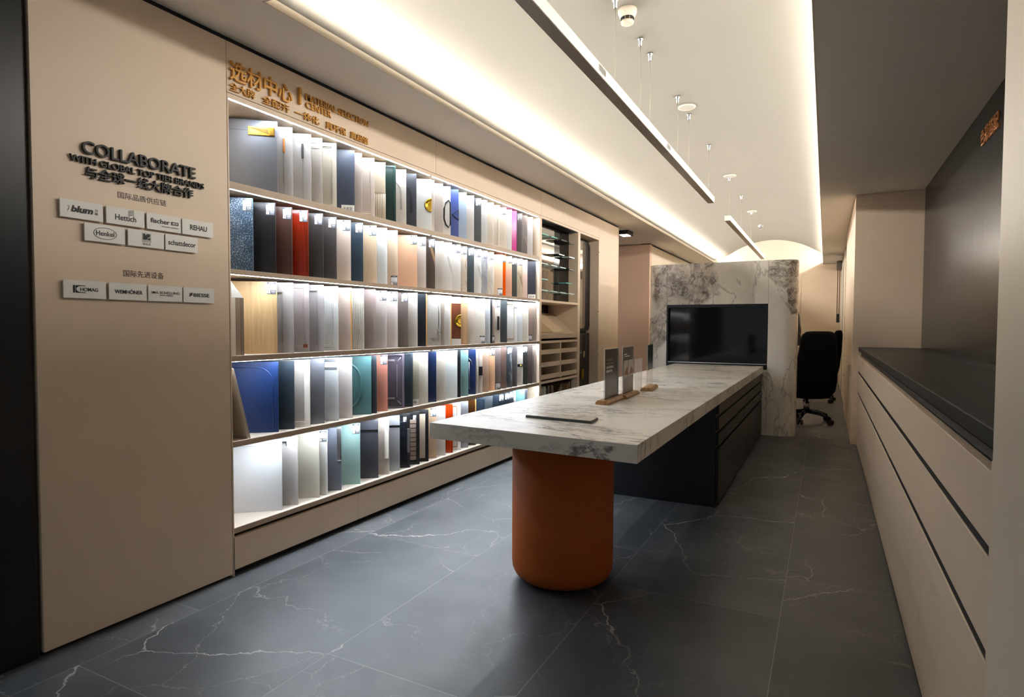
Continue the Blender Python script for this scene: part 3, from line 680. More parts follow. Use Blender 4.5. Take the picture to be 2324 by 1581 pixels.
R_THI = [
 (629.4, 'pale oak board', (216, 178, 128), 'T', lambda c: dw(c, .86, .45)), (667, 'silver grey shaker board', (158, 152, 150), 'F:.05'),
 (702, 'mauve moulded board with copper knob', (170, 158, 156), 'R CK'), (735.8, 'mauve grey shaker board right of the copper knob', (154, 146, 146), 'F:.032'),
 (768, 'white board with fine moulding', (212, 212, 210), 'R:.026'), (797.5, 'fawn board with amber edge', (186, 168, 156), 'ED'),
 (826.5, 'cream board with wavy relief', (206, 202, 190), '', m_relief), (852.8, 'mauve brown slab right of the wavy relief', (140, 122, 118), ''),
 (878, 'greige board with tag, left of the pink-white one', (186, 176, 170), 'T'), (902.7, 'pinkish white board with tag', (210, 196, 190), 'T'),
 (926.3, 'taupe wood board with high tag', (116, 104, 98), 'T', lambda c: dw(c, .85, .35)), (947.8, 'light greige slab left of the navy wood board', (192, 182, 174), ''),
 (968, 'navy black wood board with amber edge', (30, 36, 46), 'ED', lambda c: dw(c, .7, .3)), (1000, 'pale grey board with silvery carving', (190, 186, 180), 'CARV'),
 (1009.4, 'narrow taupe slab right of the carving', (170, 158, 146), ''), (1024, 'white board with amber edge', (214, 210, 204), 'ED'),
 (1046, 'red brown wood board with gold pull', (122, 66, 42), 'CAP RING', lambda c: dw(c, .75, .35)), (1061.7, 'tan wood board right of the gold pull', (208, 170, 128), '', lambda c: dw(c, .9, .4)),
 (1077.6, 'pale fawn slab', (200, 188, 178), ''), (1101, 'wide white board with two screw holes', (214, 206, 196), 'HOL B'),
 (1112.7, 'cool grey slab', (186, 190, 194), ''), (1117.3, 'thin black board', (40, 44, 48), ''),
 (1122.8, 'narrow taupe board with tag at its foot', (168, 152, 140), 'B'), (1135.4, 'cream board with black bar handle', (210, 200, 188), 'T BAR'),
 (1150.9, 'dark slate slab', (60, 66, 70), ''), (1173.6, 'white board with gold inlay line', (214, 212, 208), 'RG:.028 T'),
 (1185.3, 'white slab right of the gold inlay line', (210, 212, 216), ''), (1199.4, 'ivory board with moulded panel', (214, 206, 192), 'R'),
 (1208, 'brown board with tag at its foot', (158, 136, 124), 'B'), (1216, 'taupe slab last before the dividing panel', (150, 136, 126), '')]
R_FOU = [
 (632.5, 'royal blue board with rounded line', (16, 46, 96), 'A'), (668.7, 'blue black slab', (38, 48, 58), ''),
 (704.3, 'warm white board with profiled front strip', (206, 198, 190), 'ST'), (737, 'steel grey slab with top seam', (134, 136, 146), 'NOT', 'metal'),
 (768.8, 'silver white board with top grip slots', (196, 198, 200), 'SLOT'), (799.5, 'pinkish white slab', (206, 196, 192), ''),
 (843, 'teal board with raised oval', (74, 112, 114), 'OV'), (855, 'narrow dark slate slab', (50, 58, 64), 'NOT'),
 (879.8, 'terracotta pink board', (196, 130, 112), 'T'), (917.3, 'plum mirror-panelled board with pale bars', (80, 72, 82), 'MIR', 'gloss'),
 (937, 'slate framed board', (44, 54, 64), 'F:.012'), (950.9, 'khaki cream board with paper slip', (178, 172, 152), 'W:样板'),
 (971.5, 'cream slab left of the navy one', (212, 204, 192), ''), (990.3, 'navy blue slab between cream and greige', (14, 36, 74), ''),
 (1011, 'greige slab right of the navy one', (190, 180, 168), ''), (1038, 'wide cool white slab', (206, 210, 208), 'NOT'),
 (1045.5, 'thin black board', (26, 30, 34), ''), (1062.8, 'pale aqua slab', (116, 152, 150), ''),
 (1080, 'navy blue board with silver arch', (14, 38, 82), 'AR'), (1085.8, 'thin ivory board right of the silver arch', (208, 196, 184), ''),
 (1095, 'cream board with black block handle', (206, 196, 184), 'BLK'), (1109, 'camel brown slab', (178, 148, 128), ''),
 (1123.3, 'peach board with tag', (222, 174, 136), 'T'), (1136.2, 'mauve brown board with tag at its foot', (116, 104, 102), 'B'),
 (1149, 'rosewood grained board', (128, 102, 92), '', lambda c: dw(c, .8, .4)), (1162.4, 'black marble board with white veins', (52, 58, 66), 'T', lambda c: m_marble(c, (150, 156, 160), 7, .03)),
 (1174, 'grey ribbed board', (104, 98, 100), 'VS'), (1186.7, 'cream board with knob on black plate', (214, 204, 194), 'KNB'),
 (1197.3, 'greenish black board with tag', (48, 50, 48), 'T'), (1208.5, 'dark brown wood slab', (92, 80, 74), '', lambda c: dw(c, .8, .4)),
 (1216, 'taupe slab last before the dividing panel', (150, 136, 126), '')]
R_BOT = [
 (640.6, 'large white slab', (216, 218, 222), 'NOT'), (676.7, 'greige slab with short dark handle', (178, 172, 168), 'SH'),
 (725.8, 'olive greige slab', (190, 184, 170), ''), (743.7, 'narrow white board with tag', (218, 216, 210), 'T'),
 (775, 'grey slab with chrome edge handle', (108, 112, 124), 'SL'), (817.5, 'pale aqua board with tag', (146, 176, 170), 'T'),
 (858.4, 'charcoal board with deep grip groove', (58, 58, 64), 'CUT'), (883.4, 'fawn slab with ivory strip handle', (188, 176, 164), 'WS'),
 (907.3, 'silver board with deep grip groove', (176, 178, 182), 'CUT', 'metal'), (930.3, 'black glass slatted board with silver handle', (20, 26, 34), 'FB HS:d SLV T'),
 (952, 'black framed board with taupe slats', (24, 26, 30), 'FB HS:t T'), (972.3, 'black framed board with beige inset', (22, 24, 28), 'FB PAN'),
 (990.8, 'pale maple board with tag', (220, 188, 152), 'T', lambda c: dw(c, .95, .4)), (1011, 'greige slab left of the red one', (194, 186, 180), ''),
 (1027.8, 'red orange wood board', (190, 56, 10), '', lambda c: dw(c, .6, .2)), (1045.5, 'white board with gold line', (214, 212, 208), 'RG:.03'),
 (1062.8, 'silver grey slab', (150, 150, 156), '', 'metal'), (1079.5, 'black board with amber edge', (58, 34, 14), 'ED', 'gloss'),
 (1100, 'blue black framed board', (26, 40, 54), 'F:.012'), (1118, 'graphite board', (72, 76, 80), ''),
 (1131, 'navy board without a tag', (28, 40, 52), ''), (1144, 'black board with tag, right of the navy one', (24, 32, 40), 'T'),
 (1157, 'black board with tag, second right of the navy one', (24, 30, 38), 'T'), (1165.5, 'grey black board with tag', (50, 54, 60), 'T'),
 (1170.6, 'thin white board', (210, 206, 204), ''), (1191, 'glossy aqua board', (132, 182, 182), '', 'gloss'),
 (1196.5, 'graphite slab last before the dividing panel', (84, 86, 94), '')]
RN = ['bottom shelf', 'fourth shelf', 'third shelf', 'second shelf', 'top shelf']
for row, lst in ((4, R_TOP), (3, R_SEC), (2, R_THI), (1, R_FOU), (0, R_BOT)):
    prev = None
    for e in lst:
        xr, look, c, ops = e[:4]; surf = e[4] if len(e) > 4 else 'paint'
        sample(row, xr, look + ' on the ' + RN[row], c, ops, prev, surf); prev = xr
# two odd pieces at the left ends
t = thing('sample_box', (XW - 0.02, 1.92, ZB[2] + 0.001), 'narrow sample box with slanted white top at the left end of the third shelf', 'box', ROWG[2])
z0 = ZB[2] + 0.001
for j, (xa, xb) in enumerate(((0.0, 0.030), (0.031, 0.056), (0.057, 0.075))):
    f = MB(); f.box(XW - 0.32, XW - 0.016, 1.871 + xa, 1.871 + xb, z0, z0 + 0.268)
    part('board', f, mat(((226, 214, 200), (160, 138, 118), (146, 126, 108))[j], 0.45, name='edge laminate'), t)
f = MB(); f.prism([(1.871, z0 + 0.2685), (1.946, z0 + 0.2685), (1.871, z0 + 0.352)], lambda a, b_, w: (w, a, b_), XW - 0.32, XW - 0.018); part('lid', f, WHITE, t)
f = MB(); z0 = ZB[1] + 0.001
f.prism([(1.955, z0), (1.972, z0), (1.885, z0 + 0.338), (1.868, z0 + 0.338)], lambda a, b_, w: (w, a, b_), XW - 0.30, XW - 0.012)
solo('door_sample', f, mat((206, 190, 172), 0.45, name='cream laminate edge'), 'cream board leaning sideways at the left end of the fourth shelf', 'sample', ROWG[1])

# ================================================================== RIGHT PART OF THE DISPLAY WALL
NC = thing('niche_cabinet', (-2.6, 5.73, 0), 'tan niche cabinet with mirror back and six trays right of the samples', 'cabinet')
ya, yb = 5.257, 6.205
f = MB(); f.box(XB, XW, 5.234, ya, 0, 2.203); part('side_panel', f, TAN, NC)
f = MB(); f.box(XB, XW, yb, 6.252, 0, 2.203); part('side_panel', f, TAN, NC)
f = MB(); f.box(XB, XW, ya, yb, 2.181, 2.203); part('top_board', f, TAN, NC)
f = MB(); f.box(-2.53, XW - 0.012, ya, yb, 2.176, 2.181); part('ceiling_liner', f, BLACK, NC)
f = MB(); f.box(XB, -2.515, ya, yb, 1.42, 2.176); part('back_panel', f, GLASSBLK, NC)
f = MB(); f.box(-2.515, -2.512, ya, 5.80, 1.422, 2.15); part('mirror', f, mat((200, 196, 190), 0.03, 1.0, 'mirror'), NC)
for z, nm in ((1.392, 'shelf_board'), (0.995, 'shelf_board'), (0.605, 'shelf_board'), (0.2, 'shelf_board')):
    f = MB(); f.box(XB, XW, ya, yb, z, z + 0.022); part(nm, f, TAN, NC)
f = MB(); f.box(XB, XB + 0.02, ya, yb, 0.2, 1.392); part('rear_panel', f, BLACK, NC)
f = MB(); f.box(XB, XW - 0.03, ya, yb, 0, 0.2); f.box(XW - 0.028, XW, ya, yb, 0.03, 0.178, 1); part('plinth', f, [BLACK, TAN], NC)
f = MB(); f.prism([(-2.70, 1.30), (XW - 0.006, 1.078), (XW - 0.006, 1.04), (-2.70, 1.04)], lambda a, b_, w: (a, w, b_), ya, yb); f.box(XW - 0.012, XW, ya, yb, 1.04, 1.082); part('reading_slope', f, TAN_D, NC)
ym = 5.745
f = MB(); f.box(-2.70, XW - 0.004, ym - 0.009, ym + 0.009, 0.63, 0.994); part('divider', f, TAN, NC)
for c_, (a, b_) in enumerate(((ya + .003, ym - .012), (ym + .012, yb - .003))):
    for z in (0.645, 0.765, 0.887):
        g = MB(); g.box(-2.70, XW - 0.006, a, b_, z, z + 0.008); g.box(XW - 0.014, XW - 0.004, a, b_, z, z + 0.045); g.box(-2.70, -2.69, a, b_, z, z + 0.1)
        part('tray', g, TAN, NC, 0.001)
f = MB(); f.box(-2.6, -2.45, 5.85, 6.10, 0.774, 0.781)
solo('leaflet', f, WHITE, 'white leaflet lying in the middle right tray of the niche cabinet', 'leaflet')
# boards on the slope
sl = (1.078 - 1.30) / (-2.411 + 2.70)
def slope_board(y0, y1, c, lb, lift, extra=0.0):
    g = MB(); P = [(-2.68, 1.30 + sl * 0.02 + 0.004 + lift), (-2.425, 1.30 + sl * 0.275 + 0.004 + lift), (-2.425, 1.30 + sl * 0.275 + 0.016 + lift), (-2.68, 1.30 + sl * 0.02 + 0.016 + lift)]
    g.prism(P, lambda a, b_, w: (a, w + (a + 2.425) * extra, b_), y0, y1); return solo('sample_board', g, c, lb, 'sample', 'boards on the reading slope', 0.001)
slope_board(5.27, 5.56, mat((196, 168, 136), 0.5, name='sand board'), 'darker sand board leaning at the left of the reading slope', 0)
slope_board(5.575, 5.87, mat((222, 200, 168), 0.5, name='cream board'), 'pale cream board leaning in the middle of the reading slope', 0)
# glass sample plates standing out of the mirror
GLS = mat((196, 224, 220), 0.12, 0.0, 'pale glass edge'); GLD = mat((24, 30, 34), 0.12, 0, 'smoked glass'); AQ = mat((110, 190, 186), 0.15, 0, 'aqua glass'); EDGE = glow((0.85, 1.0, 0.98), 0.0, 'edge')
rows = [(2.046, ((5.30, AQ, 'aqua'), (5.53, AQ, 'second aqua'), (5.78, GLD, 'smoked'), (6.0, GLD, 'rightmost smoked')), 'top'),
        (1.893, ((5.72, GLD, 'smoked'), (6.0, GLS, 'clear')), 'second'),
        (1.764, ((5.30, GLS, 'clear'), (5.53, GLS, 'second clear'), (5.76, GLS, 'third clear'), (6.0, GLD, 'smoked')), 'third'),
        (1.614, ((5.30, GLS, 'clear'), (5.92, AQ, 'aqua')), 'fourth'),
        (1.507, ((5.30, GLS, 'leftmost clear'), (5.53, GLS, 'second clear'), (5.76, GLS, 'third clear'), (6.0, GLS, 'rightmost clear')), 'lowest')]
for z, it, rn in rows:
    for y, mm, wd_ in it:
        g = MB(); g.box(-2.511, -2.425, y, y + 0.15, z - 0.005, z + 0.005)
        solo('glass_sample', g, mm, wd_ + ' glass plate in the ' + rn + ' row of the mirror niche', 'sample', 'glass plates in the mirror niche')
# folders in the lowest compartment
bx = [(5.285, .030, .17, (96, 62, 40)), (5.318, .062, .335, (188, 182, 164)), (5.384, .018, .345, (226, 222, 206)), (5.405, .020, .345, (224, 220, 210)), (5.430, .016, .325, (120, 118, 104)), (5.452, .024, .34, (34, 36, 34)), (5.48, .030, .345, (140, 130, 108)),
      (5.515, .045, .335, (30, 32, 32)), (5.565, .022, .345, (150, 124, 84)), (5.592, .028, .335, (120, 108, 90)), (5.98, .03, .33, (150, 118, 80)), (6.015, .025, .345, (92, 74, 54)), (6.045, .02, .34, (180, 140, 88)), (6.07, .03, .36, (60, 44, 34)), (6.105, .02, .355, (214, 206, 194)), (6.13, .02, .36, (186, 180, 170)), (6.155, .04, .365, (206, 200, 192))]
bl = ['short brown folder at the far left', 'thick grey beige folder', 'slim cream folder left of the white one', 'white folder second from the cream one', 'thin olive grey folder', 'black folder left of the khaki one', 'khaki folder', 'thick black folder', 'ochre folder', 'greyish brown folder left of the gap', 'tan folder right of the gap', 'dark brown folder', 'golden tan folder', 'blackish brown folder', 'slim off-white folder', 'slim pale grey folder', 'thick off-white folder at the far right']
for (y, w_, h_, c), lb in zip(bx, bl):
    g = MB(); g.box(-2.68, -2.43, y, y + w_ - .002, 0.223, 0.223 + h_)
    solo('folder', g, mat(c, 0.55, name='folder card'), lb + ' in the lowest niche compartment', 'folder', 'folders in the niche cabinet', 0.001)
g = MB(); g.prism([(5.66, 0.223), (5.66, 0.245), (5.955, 0.545), (5.972, 0.535), (5.972, 0.223)], lambda a, b_, w: (w, a, b_), -2.50, -2.485)
solo('sample_board', g, mat((176, 160, 138), 0.5, name='beige card'), 'beige angled card standing between the folders', 'sample')
# column niche with smart mirror and black cabinet
t = thing('column_niche', (-2.6, 6.58, 0), 'narrow tan column niche right of the niche cabinet', 'cabinet')
f = MB(); f.box(XB, XW, 6.254, 6.272, 0, 2.203); f.box(XB, XW, 6.88, 6.898, 0, 2.203); part('side_panel', f, TAN, t)
f = MB(); f.box(XB, XW, 6.272, 6.88, 2.178, 2.203); part('top_board', f, TAN, t)
f = MB(); f.box(XB, -2.56, 6.272, 6.88, 0, 2.178); part('back_panel', f, BLACK, t)
for z in (2.03, 1.33, 0.82):
    g = MB(); g.box(XW, XW + 0.003, 6.884, 6.894, z, z + 0.012); part('hinge_cap', g, BLACK, t)
def rrect(y0, y1, z0, z1, r, n=6):
    P = []
    for cx_, cz_, a0 in ((y1 - r, z1 - r, 0), (y0 + r, z1 - r, pi / 2), (y0 + r, z0 + r, pi), (y1 - r, z0 + r, 1.5 * pi)):
        for k in range(n + 1): a = a0 + pi / 2 * k / n; P.append((cx_ + r * cos(a), cz_ + r * sin(a)))
    return P
LX = lambda a, b_, w: (w, a, b_)
t = thing('wall_mirror', (-2.53, 6.575, 1.11), 'tall black framed mirror with rounded corners in the column niche', 'mirror')
f = MB(); f.prism(rrect(6.29, 6.868, 1.11, 2.145, 0.07), LX, -2.555, -2.51, sm=True); part('frame', f, BLACK, t)
f = MB(); f.prism(rrect(6.30, 6.70, 1.135, 2.13, 0.05), LX, -2.51, -2.507); part('glass', f, mat((186, 180, 172), 0.05, 1.0, 'mirror'), t)
for z in (1.46, 1.40, 1.34): pass
t = thing('fridge', (-2.53, 6.575, 0), 'black cabinet front with two slim gold handles under the tall mirror', 'cabinet')
f = MB(); f.box(-2.556, -2.512, 6.29, 6.868, 0.02, 1.08); part('body', f, NAVY, t, 0.003)
f = MB(); f.box(-2.512, -2.507, 6.30, 6.72, 0.70, 1.06); part('door', f, GLASSBLK, t)
for y in (6.60, 6.635):
    f = MB(); f.box(-2.512, -2.495, y, y + 0.016, 0.55, 0.665); part('handle', f, GOLD, t, 0.002)
f = MB(); f.box(-2.5068, -2.505, 6.655, 6.70, 0.80, 0.87); part('label_card', f, mat((214, 196, 140), 0.5, name='yellowish card'), t)
f = MB(); letters(f, 'K', lambda a, b_, w: (-2.5068 + w, a, b_), 6.315, 6.36, 0.98, 1.055, 0, 0.001); letters(f, 'S', lambda a, b_, w: (-2.5068 + w, a, b_), 6.32, 6.36, 0.80, 0.845, 0, 0.001)
part('lettering', f, WHITE, t)

# ================================================================== LETTERING ON THE LEFT WALL
def sign(body, y0, y1, z0, z1, m_, lb, d=0.010, bold=0.008, gap=0.002):
    g = MB(); letters(g, body, LW, y0, y1, z0, z1, gap, gap + d, bold); return solo('sign_lettering', g, m_, lb, 'sign')
sign('选材中心', 1.868, 2.226, 2.262, 2.352, SIGNGOLD, 'large gold Chinese letters above the left end of the shelves', 0.012, 0.012)
f = MB(); f.box(XW + 0.003, XW + 0.02, 2.266, 2.279, 2.281, 2.363); solo('sign_bar', f, SIGNGOLD, 'gold upright bar between the Chinese and the English gold letters', 'sign')
sign('MATERIAL SELECTION', 2.319, 2.795, 2.318, 2.352, SIGNGOLD, 'gold letters reading MATERIAL SELECTION above the shelves', 0.009, 0.002)
sign('CENTER', 2.319, 2.497, 2.279, 2.313, SIGNGOLD, 'gold letters reading CENTER under the words MATERIAL SELECTION', 0.009, 0.002)
sl_ = [('全大牌', 1.868, 2.003), ('全配齐', 2.045, 2.21), ('一体化', 2.245, 2.41), ('真环保', 2.458, 2.612), ('真超值', 2.646, 2.795)]
od = ['first', 'second', 'third', 'fourth', 'fifth']
for k, (b_, a, c) in enumerate(sl_): sign(b_, a, c, 2.215, 2.254 , SIGNGOLD, 'small gold Chinese word, ' + od[k] + ' of five in the row above the shelves', 0.009, 0.003)
sign('COLLABORATE', 1.250, 1.692, 1.780, 1.826, INK, 'black raised letters reading COLLABORATE on the tan end panel', 0.012, 0.008)
sign('WITH GLOBAL TOP TIER BRANDS', 1.209, 1.731, 1.744, 1.768, INK, 'black raised letters reading WITH GLOBAL TOP TIER BRANDS', 0.010, 0.012)
sign('与全球一线大牌合作', 1.259, 1.681, 1.694, 1.737, INK, 'bold black Chinese letters under the English headline on the end panel', 0.010, 0.010)
sign('国际品质供应链', 1.376, 1.568, 1.643, 1.668, mat((70, 54, 46), 0.5, name='brown print'), 'thin dark Chinese line above the upper plaques', 0.0006, 0.0, 0.0003)
sign('国际先进设备', 1.391, 1.551, 1.346, 1.372, mat((70, 54, 46), 0.5, name='brown print'), 'thin dark Chinese line above the lowest row of plaques', 0.0006, 0.0, 0.0003)
PW, PH = 0.142, 0.064
def plaque(y0, z0, lb, draw):
    t = thing('plaque', (XW, y0 + PW / 2, z0), lb, 'sign', 'white plaques on the end panel')
    f = MB(); f.box(XW, XW + 0.008, y0 + 0.004, y0 + PW - 0.002, z0 + 0.004, z0 + PH - 0.004, 1); f.box(XW + 0.008, XW + 0.014, y0, y0 + PW, z0, z0 + PH); part('plate', f, [WHITE, INK], t)  # black spacer: shadow along the plaque's sides put into its colour
    g = MB(); fr = lambda u, v, w: (XW + 0.0142 + w, y0 + u * PW, z0 + v * PH); draw(g, fr); part('logo', g, [INK, mat((120, 116, 108), 0.5, name='grey print'), WHITE], t)
D = 0.0007
def poly(g, fr, P, m=0, d=D): g.prism(P, fr, 0, d, m)
def d_blum(g, fr):
    letters(g, 'blum', fr, .235, .76, .33, .70, 0, D, 0.045, 0.22); letters(g, '百', fr, .80, .88, .52, .66, 0, D, 0, 0, 1); letters(g, '隆', fr, .80, .88, .33, .48, 0, D, 0, 0, 1)
    poly(g, fr, [(.155, .34), (.165, .34), (.20, .50), (.21, .62), (.185, .66), (.15, .62), (.15, .60), (.185, .635), (.20, .60), (.185, .50)], 1)
def d_hett(g, fr):
    letters(g, 'Hettich', fr, .22, .77, .26, .60, 0, D, 0.012)
    for k in range(4): poly(g, fr, [(.565, .60 + k * .085), (.715, .665 + k * .085), (.715, .70 + k * .085), (.565, .635 + k * .085)])
def d_fisc(g, fr):
    letters(g, 'fischer', fr, .10, .66, .42, .72, 0, D, 0.02); letters(g, 'innovative solutions', fr, .42, .92, .24, .32, 0, D, 0, 0, 1)
    poly(g, fr, [(.70, .44), (.92, .44), (.92, .64), (.70, .64)]); poly(g, fr, [(.715, .54), (.77, .585), (.89, .585), (.89, .495), (.77, .495)], 2, D * 1.3); poly(g, fr, [(.79, .52), (.87, .52), (.87, .56), (.79, .56)], 0, D * 1.6)
def d_reha(g, fr): letters(g, 'REHAU', fr, .24, .79, .34, .68, 0, D, 0.02)
def d_henk(g, fr):
    letters(g, 'Henkel', fr, .27, .72, .36, .64, 0, D, 0.008)
    P = [(.495 + .29 * cos(a * pi / 18), .5 + .34 * sin(a * pi / 18)) for a in range(36)]; Q = [(.495 + .277 * cos(a * pi / 18), .5 + .315 * sin(a * pi / 18)) for a in range(36)]
    for k in range(36): poly(g, fr, [P[k], P[(k + 1) % 36], Q[(k + 1) % 36], Q[k]])
def d_vee(g, fr):
    poly(g, fr, [(.40, .44), (.405, .82), (.465, .82), (.475, .70), (.51, .82), (.60, .82), (.60, .66), (.55, .60), (.50, .44)]); poly(g, fr, [(.515, .44), (.60, .44), (.60, .62), (.545, .54)])
    for a, b_, c, d in ((.38, .62, .86, .865), (.38, .62, .30, .305), (.38, .383, .30, .865), (.617, .62, .30, .865)): poly(g, fr, [(a, c), (b_, c), (b_, d), (a, d)], 1)
    letters(g, 'VENOLIT', fr, .40, .60, .335, .395, 0, D, 0, 0, 1); letters(g, '维诺木', fr, .39, .61, .12, .25, 0, D, 0, 0, 1)
def d_scha(g, fr): letters(g, 'schattdecor', fr, .08, .93, .34, .66, 0, D, 0.014)
def d_homa(g, fr):
    poly(g, fr, [(.21, .30), (.255, .30), (.255, .72), (.21, .72)])
    A_ = [(.40 - .115 * sin(pi * k / 10), .51 + .17 * cos(pi * k / 10)) for k in range(11)]
    poly(g, fr, [(.27, .51), (.27, .72), (.50, .72), (.50, .68)] + A_[:6]); poly(g, fr, A_[5:] + [(.50, .34), (.50, .30), (.27, .30), (.27, .51)])
    letters(g, 'HOMAG', fr, .38, .80, .40, .60, 0, D * 1.2, 0.012)
def d_wemh(g, fr): letters(g, 'WEMHÖNER', fr, .14, .88, .36, .64, 0, D, 0.022)
def d_ima(g, fr): letters(g, 'IMA SCHELLING', fr, .09, .92, .46, .62, 0, D, 0.006); letters(g, '豪迈木工机械设备', fr, .32, .72, .34, .41, 0, D)
def d_bies(g, fr):
    letters(g, 'BIESSE', fr, .31, .84, .38, .62, 0, D, 0.022)
    for k in range(3): poly(g, fr, [(.17, .42 + k * .08), (.19, .38 + k * .08), (.29, .50 + k * .06), (.27, .54 + k * .06)])
zr = (1.5405, 1.4665, 1.2555)
for y, z, lb, dr in ((1.172, 0, 'white plaque with bold slanted black lettering, leftmost in the top row', d_blum), (1.326, 0, 'white plaque with four slanted stripes over black lettering', d_hett), (1.478, 0, 'white plaque with lowercase lettering and small black box', d_fisc), (1.627, 0, 'white plaque with condensed capitals at the right of the top row', d_reha),
                     (1.250, 1, 'white plaque with lettering inside an oval outline', d_henk), (1.404, 1, 'white plaque with a small square V emblem', d_vee), (1.553, 1, 'white plaque with long lowercase word at the right of the middle row', d_scha),
                     (1.177, 2, 'white plaque with a black K shaped block beside capitals', d_homa), (1.330, 2, 'white plaque with heavy capitals and an umlaut in the lowest row', d_wemh), (1.479, 2, 'white plaque with thin capitals over tiny Chinese writing', d_ima), (1.627, 2, 'white plaque with striped square emblem at the right of the lowest row', d_bies)):
    plaque(y, zr[z], lb, dr)

# ================================================================== ISLAND
t = thing('island_cabinet', (-1.06, 5.5, 0), 'black island base cabinet with drawers under the marble slab', 'cabinet')
f = MB(); f.box(-1.50, -0.612, 4.02, 6.99, 0.0, 0.666); part('body', f, NAVY, t)
for z0, z1, ys in ((0.600, 0.662, (4.03, 5.45, 6.985)), (0.497, 0.578, (4.03, 5.45, 6.985)), (0.396, 0.476, (4.03, 5.45, 6.985)), (0.02, 0.375, (4.03, 4.8, 5.45, 6.2, 6.985))):
    for a, b_ in zip(ys, ys[1:]):
        f = MB(); f.box(-0.611, -0.594, a + 0.002, b_ - 0.002, z0, z1); part('drawer' if z0 > .1 else 'door', f, mat((20, 22, 24), 0.4, name='charcoal laminate', spec=0.35), t, 0.001)
t = thing('island_table', (-1.06, 2.58, 0), 'marble topped island table on a round orange brown leather pedestal', 'table')
f = MB(); zt = 0.74; f.prism([(-1.522, 2.165), (-0.585, 2.10), (-0.585, 6.985), (-1.522, 6.985)], lambda a, b_, w: (a, b_, w), zt - 0.068, zt); part('tabletop', f, COUNTER, t, 0.0015)
def m_leather():
    m, nt, b = base_mat('orange brown leather'); n = N(nt)
    g, _ = n.noise(n.coord(), 6, 4); h, _ = n.noise(n.coord(), 220, 2)
    n.put(b.inputs['Base Color'], n.mix(g, (176, 92, 34), (160, 78, 28))); b.inputs['Roughness'].default_value = 0.62; b.inputs['Specular IOR Level'].default_value = 0.25; n.bump(b, h, 0.08, 0.001); return m
f = MB(); R_ = 0.233
f.lathe([(R_ - 0.055, 0.012), (R_ - 0.035, 0.016), (R_ - 0.014, 0.034), (R_ - 0.003, 0.058), (R_, 0.085), (R_, zt - 0.068)], (-1.066, 2.575, 0), 64); part('pedestal', f, m_leather(), t)
f = MB(); f.lathe([(R_ - 0.06, 0.0), (R_ - 0.06, 0.014)], (-1.066, 2.575, 0), 48); part('foot', f, BLACK, t)

# marble faced unit behind the island
t = thing('marble_fireplace', (-1.05, 7.22, 0), 'marble clad standing unit with black glass niche behind the island', 'fireplace')
xa, xb, yA, yB, zT = -1.845, -0.268, 6.99, 7.42, 1.868
def slab(poly, z0, z1): g = MB(); g.prism(poly, lambda a, b_, w: (a, b_, w), z0, z1, sm=False); return g
def rounded(x0, x1, side):
    r = 0.14; P = []
    if side > 0: P = [(x0, yA)] + [(x1 - r + r * sin(k * pi / 20), yA + r - r * cos(k * pi / 20)) for k in range(11)] + [(x1 - r + r * cos(k * pi / 20), yB - r + r * sin(k * pi / 20)) for k in range(11)] + [(x0, yB)]
    else: P = [(x1, yB)] + [(x0 + r - r * sin(k * pi / 20), yB - r + r * cos(k * pi / 20)) for k in range(11)] + [(x0 + r - r * cos(k * pi / 20), yA + r - r * sin(k * pi / 20)) for k in range(11)] + [(x1, yA)]
    return P
def smooth_sides(o):
    for p in o.data.polygons: p.use_smooth = abs(p.normal.z) < 0.5
    return o
for P, z0, nm in ((rounded(xa, -1.6225, -1), 0, 'side_pier'), (rounded(-0.5475, xb, 1), 0, 'side_pier')):
    part(nm, slab(P, z0, zT), BLOCK, t)
for P, z0, z1, nm in (([(-1.620, yA), (-0.550, yA), (-0.550, yB), (-1.620, yB)], 1.408, zT, 'header'), ([(-1.620, yA + .001), (-0.550, yA + .001), (-0.550, yB), (-1.620, yB)], 0, 0.70, 'base')):
    part(nm, slab(P, z0, z1), BLOCK, t)
f = MB(); f.box(-1.62, -0.55, 7.05, 7.40, 0.702, 1.406); part('glass', f, GLASSBLK, t)
f = MB(); f.box(-1.62, -0.55, yA + .003, 7.05, 1.375, 1.407, 0); f.box(-1.62, -0.55, yA + .003, 7.05, 0.702, 0.755, 0); f.box(-1.62, -1.606, yA + .003, 7.05, 0.755, 1.375); f.box(-0.564, -0.55, yA + .003, 7.05, 0.755, 1.375); part('frame', f, mat((22, 24, 28), 0.3, 0.4, 'black steel'), t)
f = MB(); f.box(-1.60, -0.555, yA - .004, yA + .004, 0.755, 0.763); part('sill', f, STEEL, t)

# things on the island
f = MB(); P = [(-1.217, 2.492), (-0.890, 2.462), (-0.898, 2.578), (-1.231, 2.611)]
f.prism(P, lambda a, b_, w: (a, b_, w), zt + 0.0005, zt + 0.0115, 0); f.prism([(-1.214, 2.495), (-0.894, 2.466), (-0.901, 2.575), (-1.227, 2.607)], lambda a, b_, w: (a, b_, w), zt + 0.0115, zt + 0.0125, 1)
solo('stone_sample', f, [mat((60, 66, 62), 0.4, name='stone edge'), m_marble((222, 216, 206), (176, 168, 160), 3, .02)], 'flat pale marble tile lying near the table end', 'sample')
def m_acrylic(c, alpha):
    m, nt, b = base_mat('clear acrylic'); b.inputs['Base Color'].default_value = rgb(c); b.inputs['Roughness'].default_value = 0.05
    b.inputs['Alpha'].default_value = alpha; return m
ACR = m_acrylic((225, 222, 216), 0.28)
WOODB = m_wood((176, 130, 80), 0.8, 0.45)
